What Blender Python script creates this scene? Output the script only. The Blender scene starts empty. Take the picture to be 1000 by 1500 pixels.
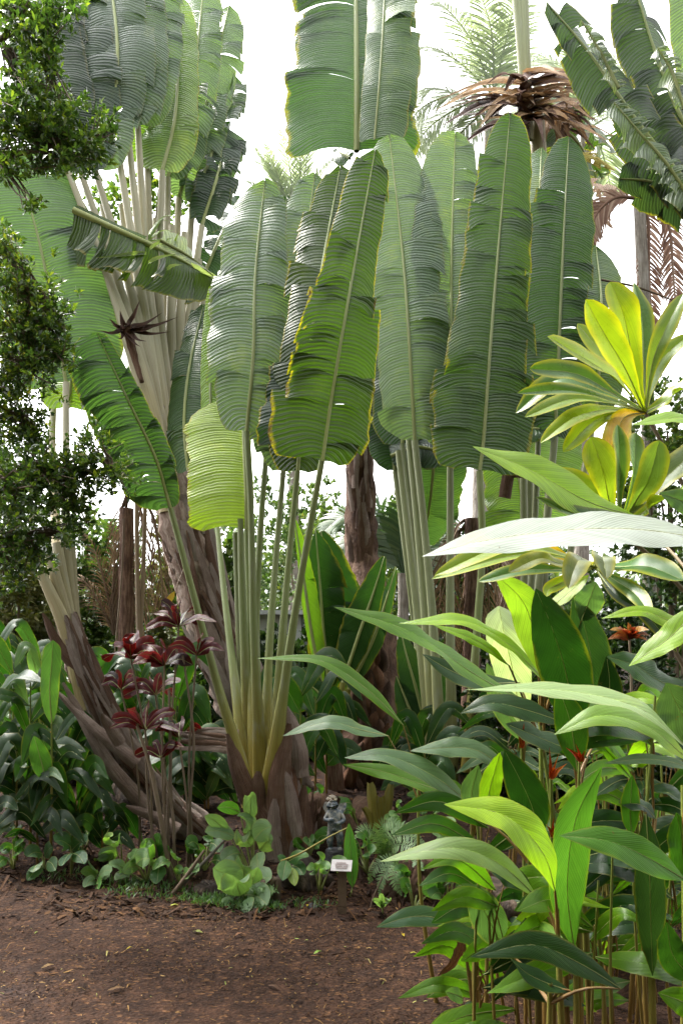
import bpy, math, random
import numpy as np
from mathutils import Vector

# ------------------------------------------------------------------ camera, sky, sun, exposure
scene = bpy.context.scene
COL = scene.collection
F, YH, CAMH = 1166.67, 930.0, 1.5          # focal length in photo pixels, horizon row, eye height in metres

cam_data = bpy.data.cameras.new("camera")
cam = bpy.data.objects.new("camera", cam_data)
COL.objects.link(cam)
cam_data.sensor_fit = 'VERTICAL'
cam_data.sensor_height = 36.0
cam_data.lens = 28.0
cam_data.shift_y = (YH - 750.0) / 1500.0
cam_data.clip_start = 0.05
cam_data.clip_end = 900.0
cam.location = (0, 0, CAMH)
cam.rotation_euler = (math.radians(90), 0, 0)
scene.camera = cam

SUN_EL, SUN_ROT = math.radians(58), math.radians(-50)
world = bpy.data.worlds.new("World")
scene.world = world
world.use_nodes = True
wn = world.node_tree
wn.nodes.clear()
sky = wn.nodes.new('ShaderNodeTexSky')
sky.sky_type = 'NISHITA'
sky.sun_disc = False
sky.sun_elevation = SUN_EL
sky.sun_rotation = SUN_ROT
sky.dust_density = 4.0
sky.air_density = 1.0
hsv = wn.nodes.new('ShaderNodeHueSaturation')       # an overcast, almost colourless sky
hsv.inputs['Saturation'].default_value = 0.05
hsv.inputs['Value'].default_value = 0.95
bg = wn.nodes.new('ShaderNodeBackground')
bg.inputs['Strength'].default_value = 0.15
wo = wn.nodes.new('ShaderNodeOutputWorld')
wn.links.new(sky.outputs[0], hsv.inputs['Color'])
wn.links.new(hsv.outputs[0], bg.inputs['Color'])
wn.links.new(bg.outputs[0], wo.inputs['Surface'])

sun_data = bpy.data.lights.new("sun", 'SUN')
sun_data.energy = 1.5
sun_data.angle = math.radians(12)
sun_data.color = (1.0, 0.95, 0.86)
sun = bpy.data.objects.new("sun", sun_data)
COL.objects.link(sun)
SUN_DIR = Vector((math.sin(SUN_ROT) * math.cos(SUN_EL), math.cos(SUN_ROT) * math.cos(SUN_EL), math.sin(SUN_EL)))
sun.rotation_euler = SUN_DIR.to_track_quat('Z', 'Y').to_euler()
sun.location = SUN_DIR * 40

scene.view_settings.view_transform = 'Standard'
scene.view_settings.look = 'None'
scene.view_settings.gamma = 1.0
scene.view_settings.use_curve_mapping = False
scene.view_settings.exposure = 2.52
scene.cycles.max_bounces = 8
scene.cycles.diffuse_bounces = 4
scene.cycles.glossy_bounces = 3
scene.cycles.transmission_bounces = 4
scene.cycles.sample_clamp_indirect = 6.0
scene.cycles.use_denoising = True

# ------------------------------------------------------------------ placing
def P(px, py, d):
    """world point that stands at depth d (metres) behind photo pixel px, py"""
    return Vector(((px - 500.0) / F * d, d, CAMH + (YH - py) / F * d))

def PX(px, d):
    return (px - 500.0) / F * d

EDGE = [(-9, 5.1), (-2.1, 4.85), (-1.1, 4.85), (-0.75, 4.55), (0.0, 4.4), (0.45, 4.15), (0.75, 3.8), (1.2, 3.2), (2.2, 2.6), (9, 1.2)]
def edge_y(x):
    return np.interp(x, [e[0] for e in EDGE], [e[1] for e in EDGE])
def gz(x, y):
    e = edge_y(x)
    t = np.clip((y - e) / 0.9, 0, 1)
    r = t * t * (3 - 2 * t)
    bump = 0.03 * np.sin(x * 3.1 + 1.0) * np.sin(y * 2.7) + 0.02 * np.sin(x * 7.3 + y * 5.1)
    return 0.17 * r + bump * (0.12 + 0.88 * r)
def G(px, d, dz=0.0):
    x = PX(px, d)
    return Vector((x, d, float(gz(x, d)) + dz))

# ------------------------------------------------------------------ mesh collecting
class MB:
    def __init__(s):
        s.v, s.f, s.uv, s.mi = [], [], [], []
        s.n = 0
    def grid(s, V, UV, mi=0, closed=False):
        """V: rows x cols x 3 array, joined into quads"""
        r, c = V.shape[:2]
        idx = np.arange(r * c).reshape(r, c) + s.n
        a, b, cc, d = idx[:-1, :-1], idx[:-1, 1:], idx[1:, 1:], idx[1:, :-1]
        q = np.stack([a, b, cc, d], -1).reshape(-1, 4)
        s.v.append(V.reshape(-1, 3)); s.uv.append(UV.reshape(-1, 2))
        s.f.append(q); s.mi.append(np.full(len(q), mi, np.int32)); s.n += r * c
    def quads(s, V, Q, UV, mi=0):
        s.v.append(np.asarray(V, float)); s.uv.append(np.asarray(UV, float))
        s.f.append(np.asarray(Q, np.int64) + s.n); s.mi.append(np.full(len(Q), mi, np.int32)); s.n += len(V)
    def mesh(s, name, mats, smooth=True):
        V = np.concatenate(s.v).astype(np.float32)
        Q = np.concatenate(s.f).astype(np.int32)
        UV = np.concatenate(s.uv).astype(np.float32)
        MI = np.concatenate(s.mi)
        me = bpy.data.meshes.new(name)
        me.vertices.add(len(V)); me.vertices.foreach_set('co', V.ravel())
        me.loops.add(Q.size); me.loops.foreach_set('vertex_index', Q.ravel())
        me.polygons.add(len(Q))
        me.polygons.foreach_set('loop_start', np.arange(0, Q.size, 4, dtype=np.int32))
        me.polygons.foreach_set('loop_total', np.full(len(Q), 4, np.int32))
        me.polygons.foreach_set('use_smooth', np.full(len(Q), smooth))
        for m in (mats if isinstance(mats, (list, tuple)) else [mats]):
            me.materials.append(m)
        me.polygons.foreach_set('material_index', MI)
        lay = me.uv_layers.new(name='UVMap')
        lay.data.foreach_set('uv', UV[Q.ravel()].ravel())
        me.update(calc_edges=True); me.validate()
        return me
    def build(s, name, mats, parent=None, color=None, smooth=True):
        o = bpy.data.objects.new(name, s.mesh(name, mats, smooth))
        COL.objects.link(o)
        if parent is not None:
            attach(o, parent)
        if color is not None:
            o.color = color if len(color) == 4 else (*color, 0.5)
        return o

def world_loc(o):
    p = Vector(o.location)
    while o.parent:
        o = o.parent; p += Vector(o.location)
    return p
def attach(o, parent):
    """child keeps its world place; parents only carry a location"""
    o.parent = parent
    o.location = Vector(o.location) - world_loc(parent)

def thing(name, label, cat, loc, group=None):
    o = bpy.data.objects.new(name, None)
    COL.objects.link(o)
    o.empty_display_size = 0.2
    o.location = loc
    o['label'] = label; o['category'] = cat
    if group: o['group'] = group
    return o
def tag(o, label, cat, group=None, kind=None):
    if label: o['label'] = label
    if cat: o['category'] = cat
    if group: o['group'] = group
    if kind: o['kind'] = kind
    return o

# ------------------------------------------------------------------ curves
def path(ctrl, K=160):
    c = np.array([list(p) for p in ctrl], float)
    if len(c) == 2:
        c = np.array([c[0], (c[0] + c[1]) / 2, c[1]])
    p = np.vstack([2 * c[0] - c[1], c, 2 * c[-1] - c[-2]])
    out = []
    seg = len(c) - 1
    per = max(4, K // seg)
    for i in range(seg):
        t = np.linspace(0, 1, per, endpoint=False)[:, None]
        p0, p1, p2, p3 = p[i], p[i + 1], p[i + 2], p[i + 3]
        out.append(0.5 * ((2 * p1) + (-p0 + p2) * t + (2 * p0 - 5 * p1 + 4 * p2 - p3) * t ** 2 + (-p0 + 3 * p1 - 3 * p2 + p3) * t ** 3))
    out.append(c[-1:])
    q = np.vstack(out)
    s = np.concatenate([[0], np.cumsum(np.linalg.norm(np.diff(q, axis=0), axis=1))])
    L = s[-1]
    tt = np.linspace(0, 1, K)
    r = np.stack([np.interp(tt * L, s, q[:, k]) for k in range(3)], 1)
    return r, L
def nrm(a):
    return a / np.maximum(np.linalg.norm(a, axis=-1, keepdims=True), 1e-9)
def at(arr, t):
    """sample a K x 3 array at parameters t of any shape"""
    K = len(arr)
    x = np.clip(t, 0, 1) * (K - 1)
    i = np.clip(x.astype(int), 0, K - 2)
    f = (x - i)[..., None]
    return arr[i] * (1 - f) + arr[i + 1] * f
def prof(name):
    tab = PROF[name]
    xs = np.array([a for a, b in tab]); ys = np.array([b for a, b in tab])
    m = np.gradient(ys, xs)
    def f(t):
        t = np.clip(t, 0, 1)
        i = np.clip(np.searchsorted(xs, t, side='right') - 1, 0, len(xs) - 2)
        h = xs[i + 1] - xs[i]; s = (t - xs[i]) / h
        return np.maximum(0, (1 + 2 * s) * (1 - s) ** 2 * ys[i] + s * (1 - s) ** 2 * h * m[i] + s * s * (3 - 2 * s) * ys[i + 1] + s * s * (s - 1) * h * m[i + 1])
    return f
PROF = {
    'paddle': [(0, .30), (.03, .62), (.08, .88), (.2, 1), (.5, 1), (.75, .93), (.88, .76), (.95, .52), (.985, .26), (1, .04)],
    'wedge': [(0, .50), (.02, .80), (.06, 1.0), (.14, 1.1), (.27, 1.06), (.42, .88), (.6, .74), (.78, .65), (.9, .54), (.96, .38), (1, .05)],
    'slab': [(0, .80), (.02, .95), (.1, 1), (.5, 1), (.9, .9), (1, .6)],
    'lance': [(0, .04), (.06, .25), (.15, .58), (.3, .9), (.45, 1), (.62, .9), (.78, .62), (.9, .3), (.97, .1), (1, .01)],
    'oval': [(0, .08), (.07, .45), (.18, .8), (.35, 1), (.55, .97), (.75, .72), (.9, .38), (1, .01)],
    'ti': [(0, .16), (.2, .25), (.35, .5), (.55, .88), (.7, 1), (.84, .86), (.93, .55), (.98, .25), (1, .02)],
    'tongue': [(0, .1), (.1, .5), (.3, .85), (.6, 1), (.8, .95), (.93, .65), (1, .05)],
    'sheath': [(0, 1), (.3, .95), (.6, .75), (.85, .5), (1, .15)],
    'spike': [(0, .7), (.15, 1), (.4, .8), (.7, .4), (1, .02)],
}
def frames(ctrl, N, K=160):
    C, L = path(ctrl, K)
    T = nrm(np.gradient(C, axis=0))
    N = np.array(N, float)
    if N.ndim == 1:
        N = np.tile(N, (K, 1))
    else:
        tt = np.linspace(0, 1, K); ks = np.linspace(0, 1, len(N))
        N = np.stack([np.interp(tt, ks, N[:, k]) for k in range(3)], 1)
    S = nrm(np.cross(T, N)); N = nrm(np.cross(S, T))
    return C, L, T, S, N

def blade(mb, ctrl, hw, N=(0, -1, .1), profile='lance', n=26, m=4, fold=.12, droop=.1, wave=.05, freq=5, tears=(0, 0), slant=.0,
          jag=.0, seed=0, gapmax=.12, spread=.25, mi=0, shingle=0.0, arc=0.0):
    """a leaf: a midrib curve with a left and a right half, each torn into strips at 'tears' places; hw = half widths in metres"""
    rg = np.random.default_rng(seed)
    C, L, T, S, Nn = frames(ctrl, N)
    pf = prof(profile)
    if not isinstance(hw, (tuple, list)): hw = (hw, hw)
    if not isinstance(tears, (tuple, list)): tears = (tears, tears)
    a = np.linspace(0, 1, m + 1)[None, :]
    for k, s in enumerate((-1, 1)):
        w0 = hw[k]
        nt = tears[k]
        if nt > 3: nt = int(nt * 1.5)
        cuts = np.sort(np.where(rg.uniform(0, 1, nt) < .55, rg.uniform(.04, .97, nt), np.clip(rg.normal(rg.uniform(.2, .8), .10, nt), .04, .97))) if nt else np.array([])
        if nt: cuts = cuts[np.concatenate([[True], np.diff(cuts) > .018])]
        b = np.concatenate([[0], cuts, [1]])
        ph = rg.uniform(0, 6.28, 3)
        for j in range(len(b) - 1):
            ta, tb = b[j], b[j + 1]
            r = max(2, int(math.ceil((tb - ta) * n)))
            tt = np.linspace(ta, tb, r + 1)[:, None]
            mid = (ta + tb) / 2
            g = (rg.uniform(.0, gapmax) if rg.random() < .17 else -min(.8, (rg.uniform(.012, .035) + .09 * w0) / max(1e-3, (tb - ta) * L / 2))) if nt else 0.0
            deep = rg.uniform(.25, 1.0)               # how far towards the midrib the tear runs
            te = mid + (tt - mid) * (1 - g * np.clip((a - (1 - deep)) / deep, 0, 1) ** 1.3) if nt else tt + 0 * a
            ang = fold + (rg.normal(0, spread * min(1, .22 / w0)) if nt else 0.0)
            sl = slant + (rg.normal(0, .035) if nt else 0)
            w = w0 * pf(np.clip(tt + 0 * a, 0, 1)) * ((rg.uniform(.80, 1.06) if (0 < j < len(b) - 2 or rg.random() < .5) else 1.0) if nt else 1.0)
            if jag: w = w * (1 + jag * (np.sin(tt * 37 + ph[0]) * .5 + np.sin(tt * 91 + ph[1]) * .35 + rg.normal(0, .25, tt.shape)))
            c = at(C, te); t_ = at(T, te); s_ = nrm(at(S, te)); n_ = nrm(at(Nn, te))
            rel = (tt - mid) / max(1e-6, (tb - ta) / 2)
            lat = w * a
            h = lat * math.sin(ang) - droop * w * a ** 2 + wave * w * a ** 1.5 * (np.sin(freq * 6.28 * tt + ph[0]) + .5 * np.sin(freq * 14.3 * tt + ph[1]))
            if nt: h = h - rg.uniform(.0, .10) * w * a ** 1.5 * rel ** 2 - shingle * rg.uniform(.2, 1.2) * min((tb - ta) * L * .5, .05) * np.clip(a * 1.6, 0, 1) * rel - shingle * min((tb - ta) * L * .3, .05) * a * rel ** 2
            co = math.cos(ang)
            X = c + s_ * (s * lat * co)[..., None] + n_ * h[..., None] + t_ * (sl * lat - arc * lat * a)[..., None]
            U = np.stack([np.broadcast_to(tt * L, X.shape[:2]), np.broadcast_to(s * a, X.shape[:2])], -1)
            mb.grid(X, U, mi)
    return L

def tube(mb, ctrl, radii, seg=7, flat=1.0, N=(0, -1, .05), K=None, mi=0, cap=False, lump=0.0, seed=0):
    K = K or max(6, 5 * (len(ctrl) - 1) + 3)
    C, L, T, S, Nn = frames(ctrl, N, K)
    r = np.interp(np.linspace(0, 1, K), np.linspace(0, 1, len(radii)), radii)
    th = np.linspace(0, 2 * math.pi, seg + 1)
    cs, sn = np.cos(th)[None, :, None], np.sin(th)[None, :, None]
    rr = r[:, None, None] * np.ones((1, seg + 1, 1))
    if lump:
        rg = np.random.default_rng(seed)
        q = 1 + lump * rg.normal(0, 1, (K, seg)); q = np.concatenate([q, q[:, :1]], 1)
        rr = rr * q[..., None]
    X = C[:, None, :] + rr * (S[:, None, :] * cs + flat * Nn[:, None, :] * sn)
    U = np.stack([np.broadcast_to(np.linspace(0, L, K)[:, None], X.shape[:2]), np.broadcast_to(np.linspace(0, 1, seg + 1)[None, :], X.shape[:2])], -1)
    if cap:
        e0 = np.broadcast_to(C[0], (1, seg + 1, 3)); e1 = np.broadcast_to(C[-1], (1, seg + 1, 3))
        X = np.concatenate([e0, X, e1]); U = np.concatenate([U[:1], U, U[-1:]])
    mb.grid(X, U, mi)
    return C, T, S, Nn

def box(mb, lo, hi, mi=0, uv=(0, 0)):
    (x0, y0, z0), (x1, y1, z1) = lo, hi
    V = [(x0, y0, z0), (x1, y0, z0), (x1, y1, z0), (x0, y1, z0), (x0, y0, z1), (x1, y0, z1), (x1, y1, z1), (x0, y1, z1)]
    Q = [(0, 3, 2, 1), (4, 5, 6, 7), (0, 1, 5, 4), (1, 2, 6, 5), (2, 3, 7, 6), (3, 0, 4, 7)]
    mb.quads(V, Q, [(v[0] + v[1], v[2]) for v in V], mi)

def small_leaves(mb, pos, dirs, length, width, rg, up=.6, mi=0):
    """many little folded leaves at once: arrays of positions and directions; uv.x is a random number per leaf, uv.y runs along it"""
    n = len(pos)
    d = nrm(dirs)
    ln = length * rg.uniform(.65, 1.25, (n, 1)); w = width * rg.uniform(.75, 1.2, (n, 1))
    upv = nrm(np.array([0, 0, 1.0]) * up + rg.normal(0, .45, (n, 3)))
    s = nrm(np.cross(d, upv)); nn = np.cross(s, d)
    b = pos; tip = pos + d * ln - nn * ln * .14
    m1 = pos + d * ln * .5 + nn * ln * .02
    l = m1 - s * w + nn * w * .3; r = m1 + s * w + nn * w * .3
    V = np.stack([b, r, tip, l, m1], 1).reshape(-1, 3)
    i = np.arange(n)[:, None] * 5
    Q = np.concatenate([i + np.array([[0, 1, 2, 4]]), i + np.array([[0, 4, 2, 3]])], 0)
    rnd = rg.uniform(0, 1, (n, 1))
    U = np.stack([np.repeat(rnd, 5, 1), np.tile(np.array([[0, .5, 1, .5, .5]]), (n, 1))], -1).reshape(-1, 2)
    mb.quads(V, Q, U, mi)

def rosettes(mb, centers, outs, per, length, width, rg, up=.6, tilt=.75, mi=0):
    """twig ends: each with a whorl of leaves about the outward direction"""
    n = len(centers)
    o = nrm(np.asarray(outs, float))
    a = nrm(np.cross(o, rg.normal(0, 1, (n, 3)))); b = np.cross(o, a)
    ang = (np.arange(per)[None, :] * 2.4 + rg.uniform(0, 6.28, (n, 1)))
    k = rg.uniform(.4, 1.1, (n, per)) * tilt
    d = o[:, None] * np.cos(k)[..., None] + (a[:, None] * np.cos(ang)[..., None] + b[:, None] * np.sin(ang)[..., None]) * np.sin(k)[..., None] * 1.2
    p = np.asarray(centers)[:, None] - o[:, None] * (rg.uniform(0, .9, (n, per)) * length)[..., None] + d * .004
    small_leaves(mb, p.reshape(-1, 3), d.reshape(-1, 3), length, width, rg, up, mi)

def pinnate(mb, ctrl, n, ll, lw, N=(0, -1, .2), droop=.3, ang=.9, rg=None, rr=.01, up=.15, mi=0, drop_axis=True):
    """a feather frond: a stalk with n pairs of narrow leaflets"""
    C, L, T, S, Nn = frames(ctrl, N)
    tube(mb, ctrl, [rr, rr * .7, rr * .2], seg=5, N=N if np.ndim(N) == 1 else N[0], mi=mi)
    t = np.repeat(np.linspace(.08, .99, n), 2) + rg.uniform(-.3, .3, 2 * n) / n
    sgn = np.tile([-1.0, 1.0], n)[:, None]
    c, tt, s, nn = at(C, t), at(T, t), at(S, t), at(Nn, t)
    shape = (np.sin(np.clip(t, 0, 1) * math.pi * .86 + .42) ** .8)[:, None]
    A = (ang * rg.uniform(.85, 1.15, (2 * n, 1)))
    d = nrm(tt * np.cos(A) + s * sgn * np.sin(A) + nn * up)
    ln = ll * np.maximum(shape, .08) * rg.uniform(.8, 1.1, (2 * n, 1))
    g = np.array([0, 0, -1.0])
    k = 4
    rows = []
    w = lw * np.array([.55, 1, .8, .1])
    side = nrm(np.cross(d, nn + 1e-3))
    for q in range(k):
        f = q / (k - 1)
        p = c + d * ln * f + g * ln * droop * f * f
        rows.append(np.stack([p - side * w[q], p + side * w[q]], 1))
    V = np.stack(rows, 1).reshape(-1, 3)             # leaf, row, side
    i = np.arange(2 * n)[:, None] * (2 * k)
    Q = np.concatenate([i + np.array([[2 * q, 2 * q + 1, 2 * q + 3, 2 * q + 2]]) for q in range(k - 1)], 0)
    rnd = rg.uniform(0, 1, (2 * n, 1, 1))
    U = np.concatenate([np.repeat(rnd, 2 * k, 1), np.tile(np.repeat(np.linspace(0, 1, k), 2)[None, :, None], (2 * n, 1, 1))], -1).reshape(-1, 2)
    mb.quads(V, Q, U, mi)
# ------------------------------------------------------------------ materials
class NT:
    def __init__(s, name):
        s.m = bpy.data.materials.new(name); s.m.use_nodes = True
        s.t = s.m.node_tree; s.t.nodes.clear()
        s.out = s.t.nodes.new('ShaderNodeOutputMaterial')
    def n(s, typ, inp=None, **kw):
        x = s.t.nodes.new('ShaderNode' + typ)
        for k, v in kw.items(): setattr(x, k, v)
        for k, v in (inp or {}).items():
            if isinstance(v, bpy.types.NodeSocket): s.t.links.new(v, x.inputs[k])
            else: x.inputs[k].default_value = v
        return x
    def math(s, op, a, b=0.0, c=None, clamp=False):
        i = {0: a, 1: b}
        if c is not None: i[2] = c
        return s.n('Math', i, operation=op, use_clamp=clamp).outputs[0]
    def mix(s, f, a, b, mode='MIX'):
        x = s.n('Mix', None, data_type='RGBA', blend_type=mode)
        for k, v in ((0, f), (6, a), (7, b)):
            if isinstance(v, bpy.types.NodeSocket): s.t.links.new(v, x.inputs[k])
            else: x.inputs[k].default_value = (*v, 1) if k and len(v) == 3 else v
        return x.outputs[2]
    def ramp(s, f, stops):
        x = s.n('ValToRGB', {0: f}); e = x.color_ramp.elements
        while len(e) > 1: e.remove(e[-1])
        e[0].position = stops[0][0]; e[0].color = (*stops[0][1], 1)
        for p, c in stops[1:]:
            k = e.new(p); k.color = (*c, 1)
        return x.outputs[0]
    def step(s, f, a, b):
        return s.n('MapRange', {0: f, 1: a, 2: b}, interpolation_type='SMOOTHSTEP').outputs[0]
    def noise(s, vec, scale, detail=3, rough=.55, dist=0):
        i = {'Scale': scale, 'Detail': detail, 'Roughness': rough, 'Distortion': dist}
        if vec is not None: i['Vector'] = vec
        return s.n('TexNoise', i).outputs['Fac']
    def uv(s):
        u = s.n('UVMap', None).outputs[0]
        x = s.n('SeparateXYZ', {0: u})
        return u, x.outputs[0], x.outputs[1]
    def obj(s): return s.n('TexCoord').outputs['Object']
    def stretch(s, vec, sc):
        return s.n('Mapping', {'Vector': vec, 'Scale': sc}).outputs[0]
    def bsdf(s, col, rough=.5, spec=.5, normal=None, **kw):
        i = {'Base Color': col if isinstance(col, bpy.types.NodeSocket) else (*col, 1), 'Roughness': rough, 'Specular IOR Level': spec}
        if normal is not None: i['Normal'] = normal
        i.update(kw)
        return s.n('BsdfPrincipled', i).outputs[0]
    def bump(s, h, strength=.3, dist=.01):
        return s.n('Bump', {'Height': h, 'Strength': strength, 'Distance': dist}).outputs[0]
    def done(s, sh):
        s.t.links.new(sh, s.out.inputs[0]); return s.m

def leaf_material(name, period=.024, slant=.35, relief=.5, rdist=.006, rough=.38, spec=.5, trans=.3, vein=.16, edge=(.42, .33, .02), spots=.35,
                  tcol=(1.5, 1.75, .55), pale_back=.35, edge0=.87):
    """a leaf with side veins pleated across it; the object colour is the leaf's own colour, its alpha how far the margin has yellowed"""
    t = NT(name)
    uv, u, v = t.uv()
    oi = t.n('ObjectInfo')
    base, al, rnd = oi.outputs['Color'], oi.outputs['Alpha'], oi.outputs['Random']
    o = t.obj()
    av = t.math('ABSOLUTE', v)
    shift = t.n('CombineXYZ', {0: t.math('MULTIPLY', rnd, 50.0), 1: rnd, 2: t.math('MULTIPLY', rnd, 17.0)}).outputs[0]
    pos = t.n('VectorMath', {0: o, 1: shift}, operation='ADD').outputs[0]
    warp = t.noise(pos, 5, 2)
    ph = t.math('ADD', t.math('MULTIPLY', u, 6.2832 / period), t.math('ADD', t.math('MULTIPLY', av, slant / period), t.math('MULTIPLY', warp, 9.0)))
    wv = t.math('MULTIPLY_ADD', t.math('SINE', ph), .5, .5)
    fine = t.math('MULTIPLY_ADD', t.math('SINE', t.math('MULTIPLY', ph, 2.37)), .5, .5)
    big = t.noise(pos, 2.2, 4, .6)
    med = t.noise(pos, 14, 4, .65)
    # band noise: whole strips of the blade differ a little
    band = t.n('TexNoise', {'W': t.math('ADD', t.math('MULTIPLY', ph, .09), t.math('MULTIPLY', rnd, 99.0)), 'Scale': 1.0, 'Detail': 3.0}, noise_dimensions='1D').outputs['Fac']
    k = t.math('ADD', t.math('MULTIPLY', big, .55), t.math('ADD', t.math('MULTIPLY', med, .3), t.math('MULTIPLY', band, .5)))
    k = t.math('ADD', k, t.math('MULTIPLY', t.math('SUBTRACT', wv, .5), vein))
    k = t.math('ADD', k, .33)
    col = t.mix(1.0, base, t.n('CombineColor', {0: k, 1: k, 2: k}).outputs[0], 'MULTIPLY')
    # older, yellower patches
    yel = t.math('MULTIPLY', t.step(t.math('ADD', big, t.math('MULTIPLY', med, .5)), .78, 1.0), .35)
    col = t.mix(yel, col, t.mix(1.0, col, (1.9, 1.45, .5), 'MULTIPLY'))
    # midrib zone paler
    rib = t.step(av, .09, .0)
    col = t.mix(t.math('MULTIPLY', rib, .45), col, t.mix(1.0, col, (1.7, 1.6, 1.2), 'MULTIPLY'))
    ed = t.step(t.math('ADD', av, t.math('MULTIPLY', t.math('SUBTRACT', t.noise(pos, 7, 4, .7), .5), .5 if edge0 < .9 else .22)), edge0, 1.0 if edge0 > .8 else 1.15)
    ed = t.math('MULTIPLY', ed, al, clamp=True)
    col = t.mix(ed, col, edge)
    br = t.math('MULTIPLY', t.step(t.math('ADD', av, t.math('MULTIPLY', t.math('SUBTRACT', med, .5), .5)), .98, 1.08), t.math('MULTIPLY', al, 1.3), clamp=True)
    col = t.mix(br, col, (.10, .055, .02))
    sp = t.math('MULTIPLY', t.step(t.noise(pos, 38, 3, .7), .69, .76), spots)
    col = t.mix(sp, col, (.13, .09, .03))
    geo = t.n('NewGeometry')
    bf = t.math('MULTIPLY', geo.outputs['Backfacing'], pale_back)
    col = t.mix(bf, col, t.mix(1.0, col, (1.25, 1.2, 1.35), 'MULTIPLY'))
    h = t.math('ADD', t.math('MULTIPLY', wv, t.math('MULTIPLY_ADD', t.noise(pos, 3.2, 3), 1.6, .1)), t.math('ADD', t.math('MULTIPLY', fine, .35), t.math('MULTIPLY', med, .8)))
    nor = t.bump(h, relief, rdist)
    r = t.math('ADD', t.math('MULTIPLY', med, .22), rough - .1)
    pb = t.bsdf(col, r, spec, nor)
    tr = t.n('BsdfTranslucent', {'Color': t.mix(1.0, col, tcol, 'MULTIPLY'), 'Normal': nor}).outputs[0]
    return t.done(t.n('MixShader', {0: trans, 1: pb, 2: tr}).outputs[0])

M = {}
M['palm_leaf'] = leaf_material('pleated_palm_leaf', .023, .30, .60, .008, .40, .62, .36, .36, edge0=.93)
M['broad_leaf'] = leaf_material('smooth_broad_leaf', .015, .9, .26, .0025, .33, .32, .42, .20, spots=.55)
M['ti_leaf'] = leaf_material('ti_leaf', .012, 1.6, .16, .0016, .28, .40, .40, .10, edge=(.50, .44, .015), spots=.5, tcol=(1.5, 1.5, .4), edge0=.5)
M['red_leaf'] = leaf_material('red_ti_leaf', .012, 1.6, .16, .0016, .34, .18, .25, .12, edge=(.30, .05, .05), spots=.2, tcol=(2.2, .8, .6))
M['dead_leaf'] = leaf_material('dead_leaf', .02, .5, .8, .006, .75, .2, .15, .4, edge=(.10, .06, .03), tcol=(1.4, 1.1, .7))

def small_leaf_material(name, stops, rough=.35, trans=.25, tcol=(1.5, 1.7, .5), spec=.5):
    t = NT(name)
    uv, u, v = t.uv()
    oi = t.n('ObjectInfo')
    big = t.noise(t.obj(), 1.3, 3)
    f = t.math('ADD', t.math('MULTIPLY', u, .75), t.math('SUBTRACT', t.math('MULTIPLY', big, .6), .17), clamp=True)
    col = t.ramp(f, stops)
    k = t.math('MULTIPLY_ADD', oi.outputs['Random'], .4, .8)
    col = t.mix(1.0, col, t.n('CombineColor', {0: k, 1: k, 2: k}).outputs[0], 'MULTIPLY')
    pb = t.bsdf(col, rough, spec)
    tr = t.n('BsdfTranslucent', {'Color': t.mix(1.0, col, tcol, 'MULTIPLY')}).outputs[0]
    return t.done(t.n('MixShader', {0: trans, 1: pb, 2: tr}).outputs[0])
M['evergreen'] = small_leaf_material('evergreen_leaves', [(0, (.022, .048, .018)), (.5, (.05, .09, .03)), (.8, (.12, .17, .035)), (.93, (.20, .21, .03)), (1, (.34, .24, .04))], .28, .42)
M['bush'] = small_leaf_material('bush_leaves', [(0, (.03, .06, .02)), (.5, (.06, .11, .03)), (.85, (.13, .17, .05)), (1, (.22, .2, .07))], .45)
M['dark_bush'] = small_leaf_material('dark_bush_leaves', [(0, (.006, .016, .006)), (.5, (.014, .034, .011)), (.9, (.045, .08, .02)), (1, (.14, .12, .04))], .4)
M['olive_bush'] = small_leaf_material('olive_bush_leaves', [(0, (.06, .07, .02)), (.5, (.11, .12, .035)), (1, (.2, .17, .06))], .5)
M['frond'] = small_leaf_material('green_frond', [(0, (.03, .07, .025)), (.6, (.06, .12, .04)), (1, (.12, .17, .06))], .4, .3)
M['fern'] = small_leaf_material('fern_frond', [(0, (.09, .16, .06)), (.6, (.15, .24, .10)), (1, (.22, .3, .14))], .5, .3)
M['hazed_frond'] = small_leaf_material('hazed_frond', [(0, (.22, .27, .18)), (.6, (.30, .35, .24)), (1, (.36, .40, .26))], .4, .6, (1.3, 1.35, .9))  # sky glare and haze are put into this pale frond colour
M['dead_frond'] = small_leaf_material('dead_frond', [(0, (.05, .03, .02)), (.5, (.13, .085, .055)), (1, (.24, .17, .11))], .8, .12, (1.3, 1.1, .8), .2)
M['red_dead_frond'] = small_leaf_material('red_dead_frond', [(0, (.10, .055, .04)), (.5, (.22, .13, .095)), (1, (.40, .29, .22))], .8, .15, (1.3, 1.0, .8), .2)

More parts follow.
